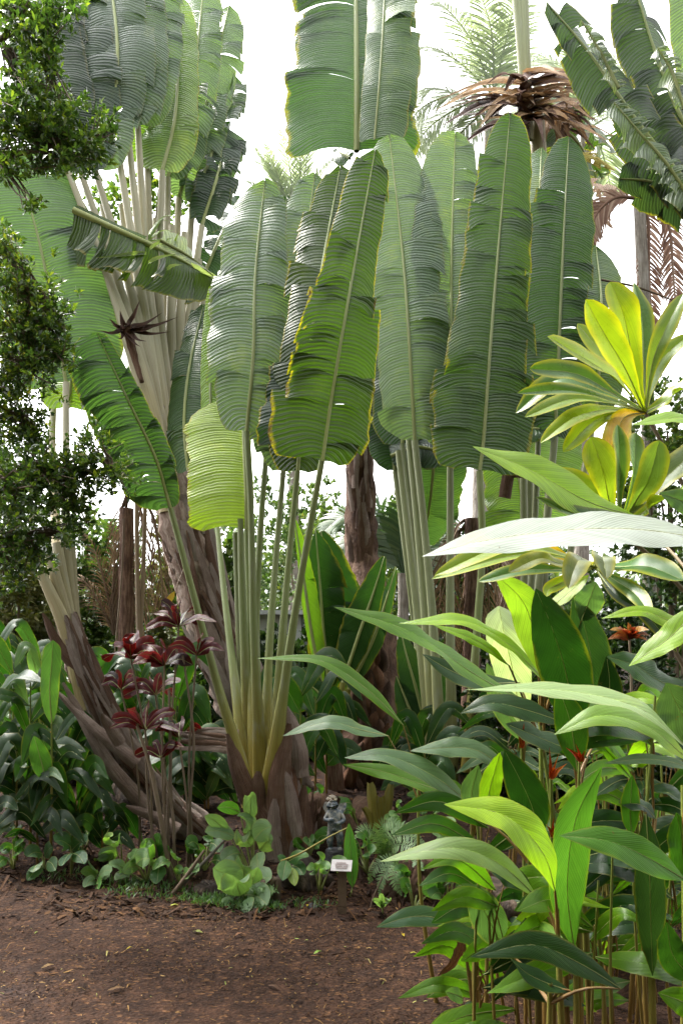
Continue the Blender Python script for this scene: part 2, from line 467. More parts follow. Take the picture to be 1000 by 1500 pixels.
def stalk_material(name, lo, hi, edge, s0=.15, s1=.75, rough=.4, streak=.5, dust=(.30, .30, .24)):
    """stalks: colour runs from the base (uv.x = 0) up along the stalk with fine long streaks"""
    t = NT(name)
    uv, u, v = t.uv()
    oi = t.n('ObjectInfo')
    seed = t.n('CombineXYZ', {0: t.math('MULTIPLY', oi.outputs['Random'], 31.0), 1: 0.0, 2: 0.0}).outputs[0]
    p = t.n('VectorMath', {0: uv, 1: seed}, operation='ADD').outputs[0]
    st = t.noise(t.stretch(p, (.7, 16, 1)), 3.0, 4, .6)
    bl = t.noise(t.stretch(p, (2.2, 2.2, 1)), 2.2, 4, .6)
    f = t.step(t.math('ADD', u, t.math('MULTIPLY', t.math('SUBTRACT', bl, .5), .5)), s0, s1)
    col = t.mix(f, lo, hi)
    col = t.mix(t.math('MULTIPLY', t.step(st, .42, .7), streak), col, edge)
    col = t.mix(t.math('MULTIPLY', t.step(bl, .5, .75), .45), col, dust)
    k = t.math('MULTIPLY_ADD', oi.outputs['Random'], .35, .8)
    col = t.mix(1.0, col, t.n('CombineColor', {0: k, 1: k, 2: k}).outputs[0], 'MULTIPLY')
    return t.done(t.bsdf(col, t.math('MULTIPLY_ADD', bl, .25, rough - .1), .4, t.bump(t.math('ADD', st, bl), .35, .01)))
M['palm_stalk'] = stalk_material('palm_stalk', (.25, .20, .035), (.20, .25, .095), (.13, .075, .02), .1, 1.1)
M['grey_stalk'] = stalk_material('grey_palm_stalk', (.22, .22, .08), (.25, .28, .15), (.15, .12, .05), .1, 1.3)
M['pale_stalk'] = stalk_material('pale_palm_stalk', (.38, .31, .16), (.40, .38, .26), (.24, .16, .08), .1, 1.5)
M['midrib'] = stalk_material('midrib', (.26, .29, .09), (.28, .33, .13), (.20, .20, .08), .1, 1.2, .35, .3)
M['stem'] = stalk_material('cane', (.20, .11, .026), (.16, .21, .03), (.10, .05, .015), .05, .9, .4, .5, (.12, .08, .035))
M['wood_stem'] = stalk_material('woody_stem', (.13, .09, .06), (.20, .15, .10), (.06, .04, .025), .1, .9, .8, .6, (.2, .17, .13))

def bark_material(name, a, b, c, long=14., rough=.85, bstr=.9, ring=0.0):
    t = NT(name)
    uv, u, v = t.uv()
    o = t.obj()
    st = t.noise(t.stretch(uv, (1.6, long, 1)), 3.2, 6, .65, .4)
    bl = t.noise(o, 5, 4, .6)
    fi = t.noise(o, 46, 3, .6)
    f = t.math('ADD', t.math('MULTIPLY', st, .7), t.math('MULTIPLY', bl, .4), clamp=True)
    col = t.ramp(f, [(.3, a), (.52, b), (.72, c)])
    col = t.mix(t.math('MULTIPLY', t.step(fi, .55, .8), .3), col, a)
    h = t.math('ADD', t.math('MULTIPLY', st, 1.6), t.math('MULTIPLY', fi, .4))
    if ring:
        h = t.math('ADD', h, t.math('MULTIPLY', t.math('SINE', t.math('MULTIPLY_ADD', u, ring, t.math('MULTIPLY', bl, 4.0))), .5))
    return t.done(t.bsdf(col, rough, .25, t.bump(h, bstr, .025)))
M['sheath'] = bark_material('old_leaf_sheath', (.07, .04, .032), (.26, .18, .145), (.54, .44, .38), 9)
M['pale_sheath'] = bark_material('pale_leaf_sheath', (.12, .08, .07), (.38, .29, .25), (.62, .53, .47), 9)
M['red_sheath'] = bark_material('red_brown_sheath', (.06, .025, .015), (.22, .10, .055), (.42, .24, .14), 9)
M['dark_sheath'] = bark_material('dark_leaf_sheath', (.035, .02, .015), (.15, .075, .045), (.34, .23, .17), 9)
M['bark'] = bark_material('fibrous_bark', (.018, .011, .009), (.085, .045, .03), (.23, .145, .10), 7)
M['grey_bark'] = bark_material('grey_bark', (.10, .08, .065), (.22, .19, .16), (.4, .37, .33), 6)
M['charred'] = bark_material('dark_rotten_wood', (.010, .008, .007), (.035, .025, .02), (.11, .075, .05), 6)
M['bract'] = bark_material('dark_flower_bract', (.02, .01, .008), (.07, .035, .025), (.16, .09, .06), 8, .5, .4)

def ground_material():
    t = NT('mulch_soil')
    g = t.n('NewGeometry').outputs['Position']
    a = t.noise(g, 1.1, 5, .6); b = t.noise(g, 9, 6, .7); c = t.noise(g, 60, 4, .7)
    vor = t.n('TexVoronoi', {'Vector': t.stretch(g, (1, 1.6, 1)), 'Scale': 55.0, 'Randomness': 1.0}, feature='F1')
    chip = t.n('SeparateColor', {0: vor.outputs['Color']}).outputs[0]
    col = t.ramp(t.math('ADD', t.math('MULTIPLY', b, .6), t.math('MULTIPLY', c, .45)), [(.35, (.008, .004, .0028)), (.52, (.025, .0125, .0075)), (.72, (.070, .034, .019))])
    col = t.mix(t.math('MULTIPLY', t.step(chip, .90, .99), .5), col, (.15, .075, .032))
    col = t.mix(t.math('MULTIPLY', t.step(a, .55, .75), .45), col, (.045, .034, .034))
    z = t.n('SeparateXYZ', {0: g}).outputs[2]
    humus = t.step(t.math('ADD', z, t.math('MULTIPLY', t.math('SUBTRACT', b, .5), .12)), .03, .11)      # black leaf mould in the beds
    col = t.mix(t.math('MULTIPLY', humus, .75), col, t.mix(1.0, col, (.35, .3, .28), 'MULTIPLY'))
    h = t.math('ADD', b, t.math('ADD', t.math('MULTIPLY', c, .6), t.math('MULTIPLY', vor.outputs['Distance'], 1.0)))
    return t.done(t.bsdf(col, .9, .12, t.bump(h, .6, .015)))
M['ground'] = ground_material()

def chip_material():
    t = NT('wood_chip')
    uv, u, v = t.uv()
    col = t.ramp(u, [(0, (.009, .005, .004)), (.45, (.024, .013, .008)), (.74, (.045, .022, .011)), (.9, (.085, .042, .016)), (.97, (.17, .10, .035)), (.99, (.25, .17, .07)), (1, (.16, .2, .05))])
    k = t.math('MULTIPLY_ADD', t.noise(t.obj(), 60, 3), .8, .6)
    col = t.mix(1.0, col, t.n('CombineColor', {0: k, 1: k, 2: k}).outputs[0], 'MULTIPLY')
    return t.done(t.bsdf(col, .85, .12))
M['chip'] = chip_material()

def plain(name, col, rough=.7, var=.4, scale=12, spec=.4, bstr=.3, col2=None, metal=0):
    t = NT(name); o = t.obj()
    a = t.noise(o, scale, 5, .65); b = t.noise(o, scale * 6, 3, .6)
    k = t.math('ADD', t.math('MULTIPLY', a, var * 1.4), t.math('ADD', t.math('MULTIPLY', b, var * .6), 1 - var))
    c = t.mix(1.0, col, t.n('CombineColor', {0: k, 1: k, 2: k}).outputs[0], 'MULTIPLY')
    if col2: c = t.mix(t.step(a, .45, .62), c, col2)
    return t.done(t.bsdf(c, rough, spec, t.bump(t.math('ADD', a, b), bstr, .01), Metallic=metal))
M['statue'] = plain('weathered_statue', (.09, .115, .14), .5, .6, 26, col2=(.30, .28, .25))
M['statue_head'] = plain('pale_worn_statue', (.40, .34, .26), .7, .4, 30, col2=(.24, .21, .18))
M['post'] = plain('weathered_post', (.11, .072, .045), .85, .5, 9)
M['plate'] = plain('label_plate', (.55, .52, .52), .35, .15, 8)
M['print'] = plain('faded_label_print', (.35, .28, .28), .5, .2, 20)
M['rock'] = plain('dark_lava_rock', (.022, .02, .022), .7, .6, 14, bstr=.9)
M['husk'] = bark_material('fibrous_husk', (.02, .012, .009), (.09, .05, .03), (.22, .13, .075), 12)
M['red_bract'] = plain('red_orange_bract', (.55, .06, .015), .35, .3, 20)
M['orange_petal'] = plain('orange_petal', (.75, .2, .02), .4, .3, 20)
M['yellow_petal'] = plain('yellow_leaf', (.62, .40, .04), .5, .4, 14)
M['shed_wall'] = plain('pale_shed_wall', (.6, .62, .64), .5, .15, 3)
M['shed_roof'] = plain('shed_roof_metal', (.5, .52, .54), .4, .15, 3)
# ------------------------------------------------------------------ the ground
def build_ground():
    xs = np.concatenate([-np.geomspace(400, 9, 14), np.linspace(-8.4, 8.4, 170), np.geomspace(9, 400, 14)])
    ys = np.concatenate([-np.geomspace(60, 2, 6), np.linspace(-1.5, 1.5, 8), np.linspace(1.6, 13, 150), np.geomspace(13.5, 700, 22)])
    X, Y = np.meshgrid(xs, ys)
    Z = gz(X, Y)
    Z = Z + np.where((np.abs(X) < 9) & (Y < 13), .006 * np.sin(X * 23) * np.sin(Y * 19 + X * 5), 0)
    mb = MB()
    mb.grid(np.stack([X, Y, Z], -1)[:, ::-1][:, ::-1], np.stack([X, Y], -1))
    o = mb.build('ground', M['ground'])
    o['kind'] = 'structure'
    return o
build_ground()

def chips(name, n, xr, yr, length, width, seed, lo=0.0, hi=1.0, ong=True):
    rg = np.random.default_rng(seed)
    x = rg.uniform(*xr, n); y = yr[0] + (yr[1] - yr[0]) * rg.uniform(0, 1, n) ** 1.4
    # patchy: denser drifts
    keep = rg.uniform(0, 1, n) < .22 + .78 * np.clip(.5 + .9 * np.sin(x * 2.3 + np.sin(y * 3)) * np.sin(y * 2.9 + x) + .35 * np.sin(x * 7.1 + y * 4) * np.sin(y * 9), 0, 1)
    x, y = x[keep], y[keep]; n = len(x)
    z = gz(x, y) + rg.uniform(.002, .012, n)
    a = rg.uniform(0, 6.28, n)
    ln = length * rg.lognormal(0, .55, n); w = width * rg.uniform(.5, 1.4, n)
    d = np.stack([np.cos(a), np.sin(a), rg.normal(0, .22, n)], -1); d = nrm(d)
    s = np.stack([-np.sin(a), np.cos(a), rg.normal(0, .35, n)], -1); s = nrm(s)
    c = np.stack([x, y, z], -1)
    up = np.cross(d, s)
    L, W = ln[:, None] / 2, w[:, None] / 2
    bend = (rg.uniform(-.1, .25, n) * ln)[:, None]
    V = np.stack([c - d * L - s * W * .6, c - d * L * .9 + s * W * .5, c + s * W + up * bend, c - s * W + up * bend, c + d * L - s * W * .4, c + d * L * .9 + s * W * .5], 1).reshape(-1, 3)
    i = np.arange(n)[:, None] * 6
    Q = np.concatenate([i + np.array([[0, 3, 2, 1]]), i + np.array([[3, 4, 5, 2]])], 0)
    U = np.stack([np.repeat(rg.uniform(lo, hi, n), 6), np.zeros(6 * n)], -1)
    mb = MB(); mb.quads(V, Q, U)
    o = mb.build(name, M['chip'], smooth=False)
    tag(o, None, None, kind='stuff')
    return o
chips('mulch', 60000, (-3.4, 2.4), (2.5, 5.6), .013, .0048, 1)
chips('bark_litter', 5000, (-3.4, 2.4), (2.6, 6.5), .026, .007, 2, .3, 1.0)
chips('leaf_litter', 7000, (-3.6, 3.2), (4.2, 8.0), .075, .02, 3, .1, .9)

def grass_tufts(name, spots, seed, col):
    rg = np.random.default_rng(seed)
    mb = MB(); pos = []; dr = []
    for px, d, r, n, h in spots:
        c = G(px, d)
        a = rg.uniform(0, 6.28, n); q = r * np.sqrt(rg.uniform(0, 1, n))
        x = c.x + q * np.cos(a) * 1.6; y = c.y + q * np.sin(a) * .7
        pos.append(np.stack([x, y, gz(x, y)], -1)); dr.append(np.stack([rg.normal(0, .6, n), rg.normal(0, .6, n), np.full(n, 1.0)], -1) * h)
    small_leaves(mb, np.concatenate(pos), np.concatenate(dr), .05, .004, rg)
    o = mb.build(name, col); tag(o, None, None, kind='stuff')
grass_tufts('grass', [(205, 4.75, .16, 160, 1), (235, 4.6, .2, 200, 1), (330, 4.45, .12, 350, 1.5), (380, 4.35, .1, 160, 1), (300, 4.5, .1, 120, 1), (95, 4.9, .15, 90, 1), (165, 4.8, .13, 70, 1), (460, 4.4, .1, 60, 1)], 5, M['frond'])

# ------------------------------------------------------------------ bushes and trees behind
def cloud(n, rx, ry, rz, rg, shell=.55):
    d = nrm(rg.normal(0, 1, (n, 3)))
    # lumpy, uneven radius
    lump = 1 + .22 * np.sin(d[:, 0] * 5 + 1) * np.sin(d[:, 2] * 6) + .15 * np.sin(d[:, 1] * 9 + d[:, 2] * 7)
    r = (shell + (1 - shell) * rg.uniform(0, 1, n) ** .6) * lump
    return d * r[:, None] * np.array([rx, ry, rz]), d

def bush(name, label, cat, px, d, top, w, mat, n, per, length, width, seed, bottom=None, group=None, stems=5):
    """a shrub: woody stems from the ground and a crown of leaf whorls; top and bottom are photo rows at its depth"""
    rg = np.random.default_rng(seed)
    g = G(px, d)
    zt = CAMH + (YH - top) / F * d
    zb = g.z + .1 if bottom is None else CAMH + (YH - bottom) / F * d
    t = thing(name, label, cat, g, group)
    rz = (zt - zb) / 2; rx = w / 2 / F * d
    c = Vector((g.x, g.y, (zt + zb) / 2))
    pts, dr = cloud(n, rx, min(rx, 1.6) * .8, rz, rg)
    mb = MB()
    rosettes(mb, pts + np.array(c), dr + np.array([0, 0, .5]) + rg.normal(0, .4, (n, 3)), per, length, width, rg)
    mb.build('crown', mat, t)
    sm = MB()
    for k in range(stems):
        e = c + Vector((rg.uniform(-.6, .6) * rx, rg.uniform(-.3, .3) * rx, rg.uniform(-.2, .7) * rz))
        tube(sm, [g + Vector((rg.uniform(-.1, .1), rg.uniform(-.05, .05), -.05)), g.lerp(e, .5) + Vector((rg.uniform(-.15, .15), 0, .1)), e], [.03, .02, .008], 5)
    sm.build('branches', M['wood_stem'], t)
    return t

bush('shrub', 'tall thin bush filling the gap left of the bent trunk', 'shrub', 130, 10.5, 745, 130, M['bush'], 620, 8, .12, .03, 26)
bush('shrub', 'yellow-green bush right behind the bent brown trunk', 'shrub', 275, 10.2, 740, 110, M['olive_bush'], 560, 8, .11, .03, 27)
bush('shrub', 'round bush between the front fan and the dark trunk, far back', 'shrub', 490, 11.5, 720, 110, M['bush'], 620, 8, .10, .026, 28)
bush('shrub', 'tall green shrub filling in behind the dark evergreen at the left edge', 'shrub', 25, 10, 640, 130, M['bush'], 700, 8, .11, .03, 29)
FAR = 'far shrubs behind the palms'
bush('shrub', 'yellow-green feathery shrub at the far left edge below the dark tree', 'shrub', 20, 9.5, 800, 150, M['olive_bush'], 620, 8, .11, .018, 11, 960)
bush('shrub', 'dense green shrub behind the leaning pale stalks at the left', 'shrub', 60, 11, 840, 190, M['bush'], 620, 8, .12, .03, 12)
bush('shrub', 'dark shrub behind the hanging dead fronds', 'shrub', 200, 12.5, 850, 200, M['dark_bush'], 620, 8, .13, .03, 13)
bush('shrub', 'green shrub between the curved brown trunk and the front stalks', 'shrub', 320, 9.0, 770, 120, M['bush'], 560, 8, .11, .03, 14)
bush('shrub', 'pale fine-leaved bush against the white sky in the middle', 'shrub', 425, 13, 700, 170, M['bush'], 900, 9, .10, .022, 15)
bush('shrub', 'tall fine-leaved bush right of the dark palm trunk', 'shrub', 600, 12.5, 740, 130, M['bush'], 820, 9, .10, .022, 16)
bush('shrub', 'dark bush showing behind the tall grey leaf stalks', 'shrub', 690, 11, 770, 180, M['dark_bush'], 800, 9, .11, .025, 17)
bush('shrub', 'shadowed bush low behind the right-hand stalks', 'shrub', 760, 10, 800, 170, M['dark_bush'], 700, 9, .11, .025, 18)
bush('hedge_shrub', 'dark small-leaved shrub behind the glossy leaves at right', 'shrub', 905, 5.0, 850, 190, M['dark_bush'], 1300, 9, .045, .013, 19)
bush('hedge_shrub', 'fine-leaved bush high at the right edge beside the yellow rosette', 'shrub', 985, 6.2, 560, 170, M['bush'], 1100, 9, .05, .014, 20, 900)
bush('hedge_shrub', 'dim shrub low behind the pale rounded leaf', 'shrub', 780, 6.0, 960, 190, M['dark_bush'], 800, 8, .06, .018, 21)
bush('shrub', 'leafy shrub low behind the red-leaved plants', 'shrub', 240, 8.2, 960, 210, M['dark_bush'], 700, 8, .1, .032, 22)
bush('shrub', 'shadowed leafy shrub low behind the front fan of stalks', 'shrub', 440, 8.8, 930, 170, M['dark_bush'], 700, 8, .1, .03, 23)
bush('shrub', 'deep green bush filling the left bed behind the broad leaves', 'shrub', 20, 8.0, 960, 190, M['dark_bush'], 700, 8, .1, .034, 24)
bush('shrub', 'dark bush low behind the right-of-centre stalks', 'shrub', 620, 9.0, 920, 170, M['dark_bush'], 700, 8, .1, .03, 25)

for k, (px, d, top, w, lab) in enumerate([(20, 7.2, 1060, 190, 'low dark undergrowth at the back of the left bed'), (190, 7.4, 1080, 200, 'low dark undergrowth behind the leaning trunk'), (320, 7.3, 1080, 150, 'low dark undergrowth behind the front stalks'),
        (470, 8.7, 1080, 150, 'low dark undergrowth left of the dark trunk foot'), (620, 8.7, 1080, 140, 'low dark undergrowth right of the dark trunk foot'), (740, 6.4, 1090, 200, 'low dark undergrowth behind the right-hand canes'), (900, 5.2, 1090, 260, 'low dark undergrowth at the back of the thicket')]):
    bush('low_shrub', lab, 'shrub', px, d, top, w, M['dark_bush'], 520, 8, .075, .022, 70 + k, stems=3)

def treeline(name, spots, seed, count):
    rg = np.random.default_rng(seed)
    pts = []
    for k in range(count):
        x, y, h = spots(rg)
        q, _ = cloud(60, rg.uniform(.9, 1.8), .8, h / 2, rg)
        pts.append(q + np.array([x, y, h / 2]))
    pts = np.concatenate(pts)
    mb = MB()
    rosettes(mb, pts, rg.normal(0, 1, pts.shape) + np.array([0, 0, .6]), 6, .34, .085, rg)
    o = mb.build(name, M['bush'])
    tag(o, None, None, kind='stuff')
treeline('treeline', lambda r: (r.uniform(-26, 26), r.uniform(19, 27), r.uniform(3.0, 5.2)), 40, 150)
# more garden trees, unseen behind the camera, added to darken frontal light and reflections
def around(r):
    a = r.uniform(.12, math.pi - .12); q = r.uniform(6.0, 11.5)
    return (math.cos(a) * q, 1.0 - math.sin(a) * q * .95, r.uniform(8, 12.5))
treeline('unseen_garden_trees', around, 41, 230)

# ------------------------------------------------------------------ a pale shed glimpsed far behind
def shed():
    d = 11.0
    a, b = P(372, 905, d), P(425, 962, d)
    g = G(398, d)
    t = thing('shed', 'pale metal shed wall glimpsed between the front leaf stalks', 'shed', (PX(398, d), d, 0))
    x0, x1 = PX(345, d), PX(440, d)
    mb = MB(); box(mb, (x0, d, -.05), (x1, d + 1.5, a.z + .04)); mb.build('wall', M['shed_wall'], t, smooth=False)
    n = 9
    for k in range(n):
        z0 = .15 + k * (a.z - .15) / n
        m = MB(); box(m, (x0 - .004, d - .02, z0), (x1 + .004, d - .003, z0 + (a.z - .15) / n - .018)); m.build('panel', M['shed_wall'], t, smooth=False)
    m = MB(); box(m, (x0 - .15, d - .2, a.z + .043), (x1 + .15, d + 1.7, a.z + .10)); m.build('roof', M['shed_roof'], t, smooth=False)
shed()
# ------------------------------------------------------------------ traveller's palms
def app(ctrl, N, hw):
    """half width in metres of a leaf that shows hw photo pixels on each side"""
    c = [Vector(p) for p in ctrl]
    i = len(c) // 2
    T = (c[min(i + 1, len(c) - 1)] - c[max(i - 1, 0)]).normalized()
    n = Vector(N[len(N) // 2]) if not isinstance(N[0], (int, float)) else Vector(N)
    S = T.cross(n).normalized()
    v = (c[i] - Vector((0, 0, CAMH))).normalized()
    k = max(.3, (S - v * S.dot(v)).length)
    q = c[i].y / F / k
    return tuple(h * q for h in hw) if isinstance(hw, (tuple, list)) else (hw * q, hw * q)

def pp(rows, d0=None):
    return [P(r[0], r[1], r[2] if len(r) > 2 else d0) for r in rows]

PALE = (.108, .160, .100); MID = (.034, .072, .026); DARK = (.018, .044, .015); OLIVE = (.040, .072, .012); LIME = (.15, .25, .025); GREY = (.055, .092, .055)
rs = random.Random(7)
rg_ = random.Random(12)

def palm_leaf(t, mid, hw, d, stalk=None, col=MID, edge=.15, N=(0, -1, .12), tears=(6, 6), fold=.10, droop=.16, wave=.05, prof_='paddle', seed=None,
              r=(9, 6, 4.5), label=None, mat='palm_leaf', smat='palm_stalk', n=34, spread=.14, jag=.045, gap=.09, m=6, slant=.34, rib=2.8, arch=.45, shingle=-.30):
    """one big paddle leaf: blade, midrib and stalk; mid and stalk are rows of photo x, y (and depth)"""
    seed = rs.randrange(9999) if seed is None else seed
    hw = tuple(h * 1.1 for h in hw)
    c = pp(mid, d)
    if arch:                                          # the blade leans back towards its tip and so turns its face to the sky
        c = [p + Vector((0, arch * (i / (len(c) - 1)) ** 2 * p.y / 6, (p.z - CAMH) * arch * (i / (len(c) - 1)) ** 2 / 6)) for i, p in enumerate(c)]
        c = [Vector((p.x * (1 + arch * (i / (len(c) - 1)) ** 2 / 6), p.y, p.z)) for i, p in enumerate(c)]
        N = [(N[0], N[1], N[2] - .25), N, (N[0] * .8, N[1] * .85, N[2] + .65)]
    mb = MB()
    blade(mb, c, app(c, N, hw), N, prof_, n, m, fold, droop, wave, rs.uniform(2.5, 4.5), tears, slant, jag, seed, gap, spread, 0, shingle, .38)
    o = mb.build('leaf', M[mat], t, (*col, edge))
    if label: o['label'] = label
    k = d / F
    mr = MB()
    tube(mr, [p + Vector((0, -.004, 0)) for p in c], [rib * k, rib * .8 * k, rib * .25 * k], 6, 1.0)
    mr.build('midrib', M['midrib'], o)
    if stalk:
        sm = MB()
        s = pp(stalk, d)
        tube(sm, s[::-1], [q * stalk_d(stalk, d) / F for q in r], 8, .75)
        sm.build('leaf_stalk', M[smat], o)
    return o
def stalk_d(stalk, d):
    return stalk[-1][2] if len(stalk[-1]) > 2 else d

def strips(t, axis, d, rad, n, seed, ln=(60, 130), wd=(4, 10), lift=.15, mats=('sheath', 'sheath', 'dark_sheath'), name='sheath_strip', ang=.18):
    """long fibrous strips of old leaf bases lying along a trunk"""
    c = np.array([(r[0], r[1]) for r in axis], float); K = np.linspace(0, 1, len(c)); rg = random.Random(seed)
    for k in range(n):
        f = (k + rg.random()) / n
        u0 = rg.uniform(-.95, .95); u1 = max(-1.05, min(1.05, u0 + rg.gauss(0, ang * 2))); l = rg.uniform(*ln)
        Ltot = np.linalg.norm(np.diff(c, axis=0), axis=1).sum(); df = l / Ltot
        rows = []
        for q, (g_, out) in enumerate(((0, 1.0), (.5, 1.04 + lift * .3), (1, 1.06 + lift * rg.random()))):
            ff = min(1, f - df * .3 + df * g_); ff = max(0, ff)
            x, y = np.interp(ff, K, c[:, 0]), np.interp(ff, K, c[:, 1]); R_ = np.interp(ff, K, rad)
            i = min(int(ff * (len(c) - 1)), len(c) - 2); ax = c[i + 1] - c[i]; ax = ax / np.linalg.norm(ax); sd = np.array([-ax[1], ax[0]])
            u = (u0 + (u1 - u0) * g_) * out
            p = np.array([x, y]) + sd * R_ * u - ax * l * .0
            rows.append((p[0] + q * ax[0] * 2, p[1] + q * ax[1] * 2, d - (math.sqrt(max(0.02, 1 - min(1, u * u) * .96)) * .88 * out + .04) * R_ / F * d))
        side = sd * u0
        mb = MB()
        blade(mb, pp(rows), rg.uniform(*wd) / F * d, (side[0] * .9, -math.sqrt(max(.1, 1 - u0 * u0)), -side[1] * .9), 'sheath', 12, 3, rg.uniform(-.1, .3), rg.uniform(.1, .5), .10, 3, (0, 0), .1, .10, seed * 50 + k)
        mb.build(name, M[rg.choice(mats)], t)

# --- the front palm, left of centre
A = thing('traveller_palm', 'front traveller palm, its fan of paddle leaves led by a dark yellow-edged one', 'palm', G(395, 5.1))
palm_leaf(A, [(472, 676, 4.75), (486, 580, 4.75), (508, 450, 4.72), (549, 221, 4.85)], (68, 52), 4.75, [(472, 672, 4.75), (440, 850, 4.9), (420, 980, 5.0), (392, 1180, 5.12)], (.040, .078, .011), .9,
          N=(.12, -1, -.12), tears=(9, 6), fold=.16, seed=11, arch=.02, prof_='wedge', shingle=-.2, r=(16.8, 7.2, 4.8, 4.0), label='dark olive leaf with bright yellow edges', n=40, wave=.06)
palm_leaf(A, [(418, 655, 4.95), (428, 600, 4.97), (452, 500, 5.0)], (40, 46), 4.98, None, DARK, .6, N=(-.2, -1, .1), tears=(2, 2), fold=.1, seed=14, wave=.12, prof_='slab')
palm_leaf(A, [(361, 632), (371, 520), (374, 400), (388, 265)], (58, 46), 5.15, [(361, 632), (368, 760), (372, 930), (384, 1160)], PALE, .15, N=(-.08, -1, .1), tears=(5, 8), seed=3, r=(13.6, 6.4, 4.8, 4.0), n=40)
palm_leaf(A, [(415, 690, 5.3), (425, 570, 5.3), (438, 430, 5.32), (461, 255, 5.35)], (50, 46), 5.32, [(415, 690, 5.3), (403, 830, 5.28), (394, 960, 5.25), (386, 1160, 5.2)], PALE, .12, N=(.1, -1, .15), tears=(7, 7), seed=6, r=(14.4, 6.4, 4.8, 4.0), n=40)
palm_leaf(A, [(436, 690, 5.05), (450, 540, 5.05), (470, 400, 5.05), (498, 246, 5.1)], (46, 42), 5.06, [(436, 690, 5.05), (422, 830, 5.08), (410, 980, 5.1), (396, 1170, 5.14)], OLIVE, .8, N=(-.1, -1, .0), tears=(8, 6), seed=9, r=(14.4, 7.2, 4.8, 4.0), n=40)
palm_leaf(A, [(361, 776), (360, 720), (357, 660), (354, 590)], (72, 10), 5.35, [(361, 776, 5.45), (365, 900, 5.4), (376, 1160, 5.25)], (.26, .36, .04), .5, N=(.15, -1, 0), tears=(0, 0), fold=.05, droop=.05, seed=21, r=(13.6, 5.6, 4.0), label='young lime green leaf glowing with light', prof_='slab', wave=.02)
palm_leaf(A, [(392, 640), (400, 500), (408, 380), (420, 290)], (42, 42), 5.6, [(392, 640), (380, 800), (374, 960), (378, 1160, 5.3)], MID, .3, tears=(6, 6), seed=23, r=(12.8, 5.6, 4.0))
palm_leaf(A, [(322, 770), (314, 690), (308, 560), (312, 420)], (14, 20), 5.6, [(318, 770, 5.9), (332, 900, 5.6), (352, 1060, 5.35), (366, 1170, 5.25)], LIME, .4, tears=(2, 2), seed=25, r=(12.8, 5.6, 4.0))
palm_leaf(A, [(250, 745, 4.95), (228, 670, 4.93), (185, 580, 4.9), (143, 488, 4.9)], (66, 24), 4.92, [(250, 745, 4.95), (278, 850, 5.0), (318, 1000, 5.05), (345, 1090, 5.08), (368, 1180, 5.1)], MID, .3,
          N=(.05, -1, -.1), tears=(8, 5), fold=.5, droop=.3, seed=31, arch=0, r=(14.4, 8.0, 5.6, 4.8, 4.0), label='torn leaf drooping to the left', gap=.03, slant=.45, spread=.06)
for st, dd in (([(352, 760), (356, 900), (368, 1150)], 5.35), ([(345, 780), (350, 900), (362, 1150)], 5.5)):
    sm = MB(); tube(sm, pp(st, dd)[::-1], [12 * dd / F, 6.5 * dd / F, 4.2 * dd / F], 8, .75); sm.build('leaf_stalk', M['palm_stalk'], A)

def trunk(t, rows, d, radii, mat='bark', seg=14, lump=.07, seed=0, name='trunk'):
    mb = MB()
    c = pp(rows, d)
    k = [r * (row[2] if len(row) > 2 else d) / F for r, row in zip(radii, rows)]
    tube(mb, c, k, seg, .85, K=10 * (len(rows) - 1) + 4, lump=lump, seed=seed)
    return mb.build(name, M[mat], t)

def sheaths(t, specs, d, mat='sheath', N=(0, -1, .1), curl=.75, name='leaf_sheath', seed=0, dz=0):
    """old leaf bases wrapped round a trunk; rows: x, y bottom -> x, y top, half width in pixels"""
    for k, s in enumerate(specs):
        rows, hw = s[0], s[1]
        nn = s[2] if len(s) > 2 else N
        c = pp([(r[0], r[1], (r[2] if len(r) > 2 else d) + dz) for r in rows], d)
        mb = MB()
        w = hw * c[0].y / F
        blade(mb, c, w, nn, 'sheath', 12, 4, 0, curl, .06, 3, (0, 0), .1, .06, seed + k)
        mb.build(name, M[s[3] if len(s) > 3 else mat], t)

trunk(A, [(424, 1268, 5.2), (412, 1200, 5.2), (400, 1130, 5.2)], 5.2, [36, 28, 16], 'dark_sheath', seed=2)
sheaths(A, [([(400, 1240, 5.0), (352, 1150, 5.02), (332, 1075, 5.05)], 20, (-.3, -1, 0), 'dark_sheath'), ([(418, 1255, 4.98), (412, 1150, 5.0), (424, 1060, 5.05)], 22, (.3, -1, 0), 'dark_sheath'),
            ([(440, 1262, 5.0), (432, 1200, 5.0), (415, 1120, 5.02)], 18, (.4, -1, 0), 'sheath'), ([(372, 1245, 5.0), (372, 1190, 5.0), (378, 1130, 5.02)], 20, (-.1, -1, 0), 'dark_sheath'),
            ([(455, 1270, 5.05), (448, 1215, 5.05), (446, 1150, 5.08)], 16, (.4, -1, 0), 'dark_sheath'), ([(405, 1265, 4.95), (400, 1225, 4.95), (402, 1170, 4.97)], 14, (0, -1, 0), 'sheath'),
            ([(438, 1140, 5.15), (436, 1095, 5.15), (420, 1035, 5.2)], 17, (.2, -1, .1), 'sheath')], 5.0, seed=100)

strips(A, [(432, 1280), (420, 1215), (408, 1130)], 5.18, [44, 34, 20], 70, 17, (40, 90), (3, 8), .6, ('red_sheath', 'dark_sheath', 'sheath', 'red_sheath'))
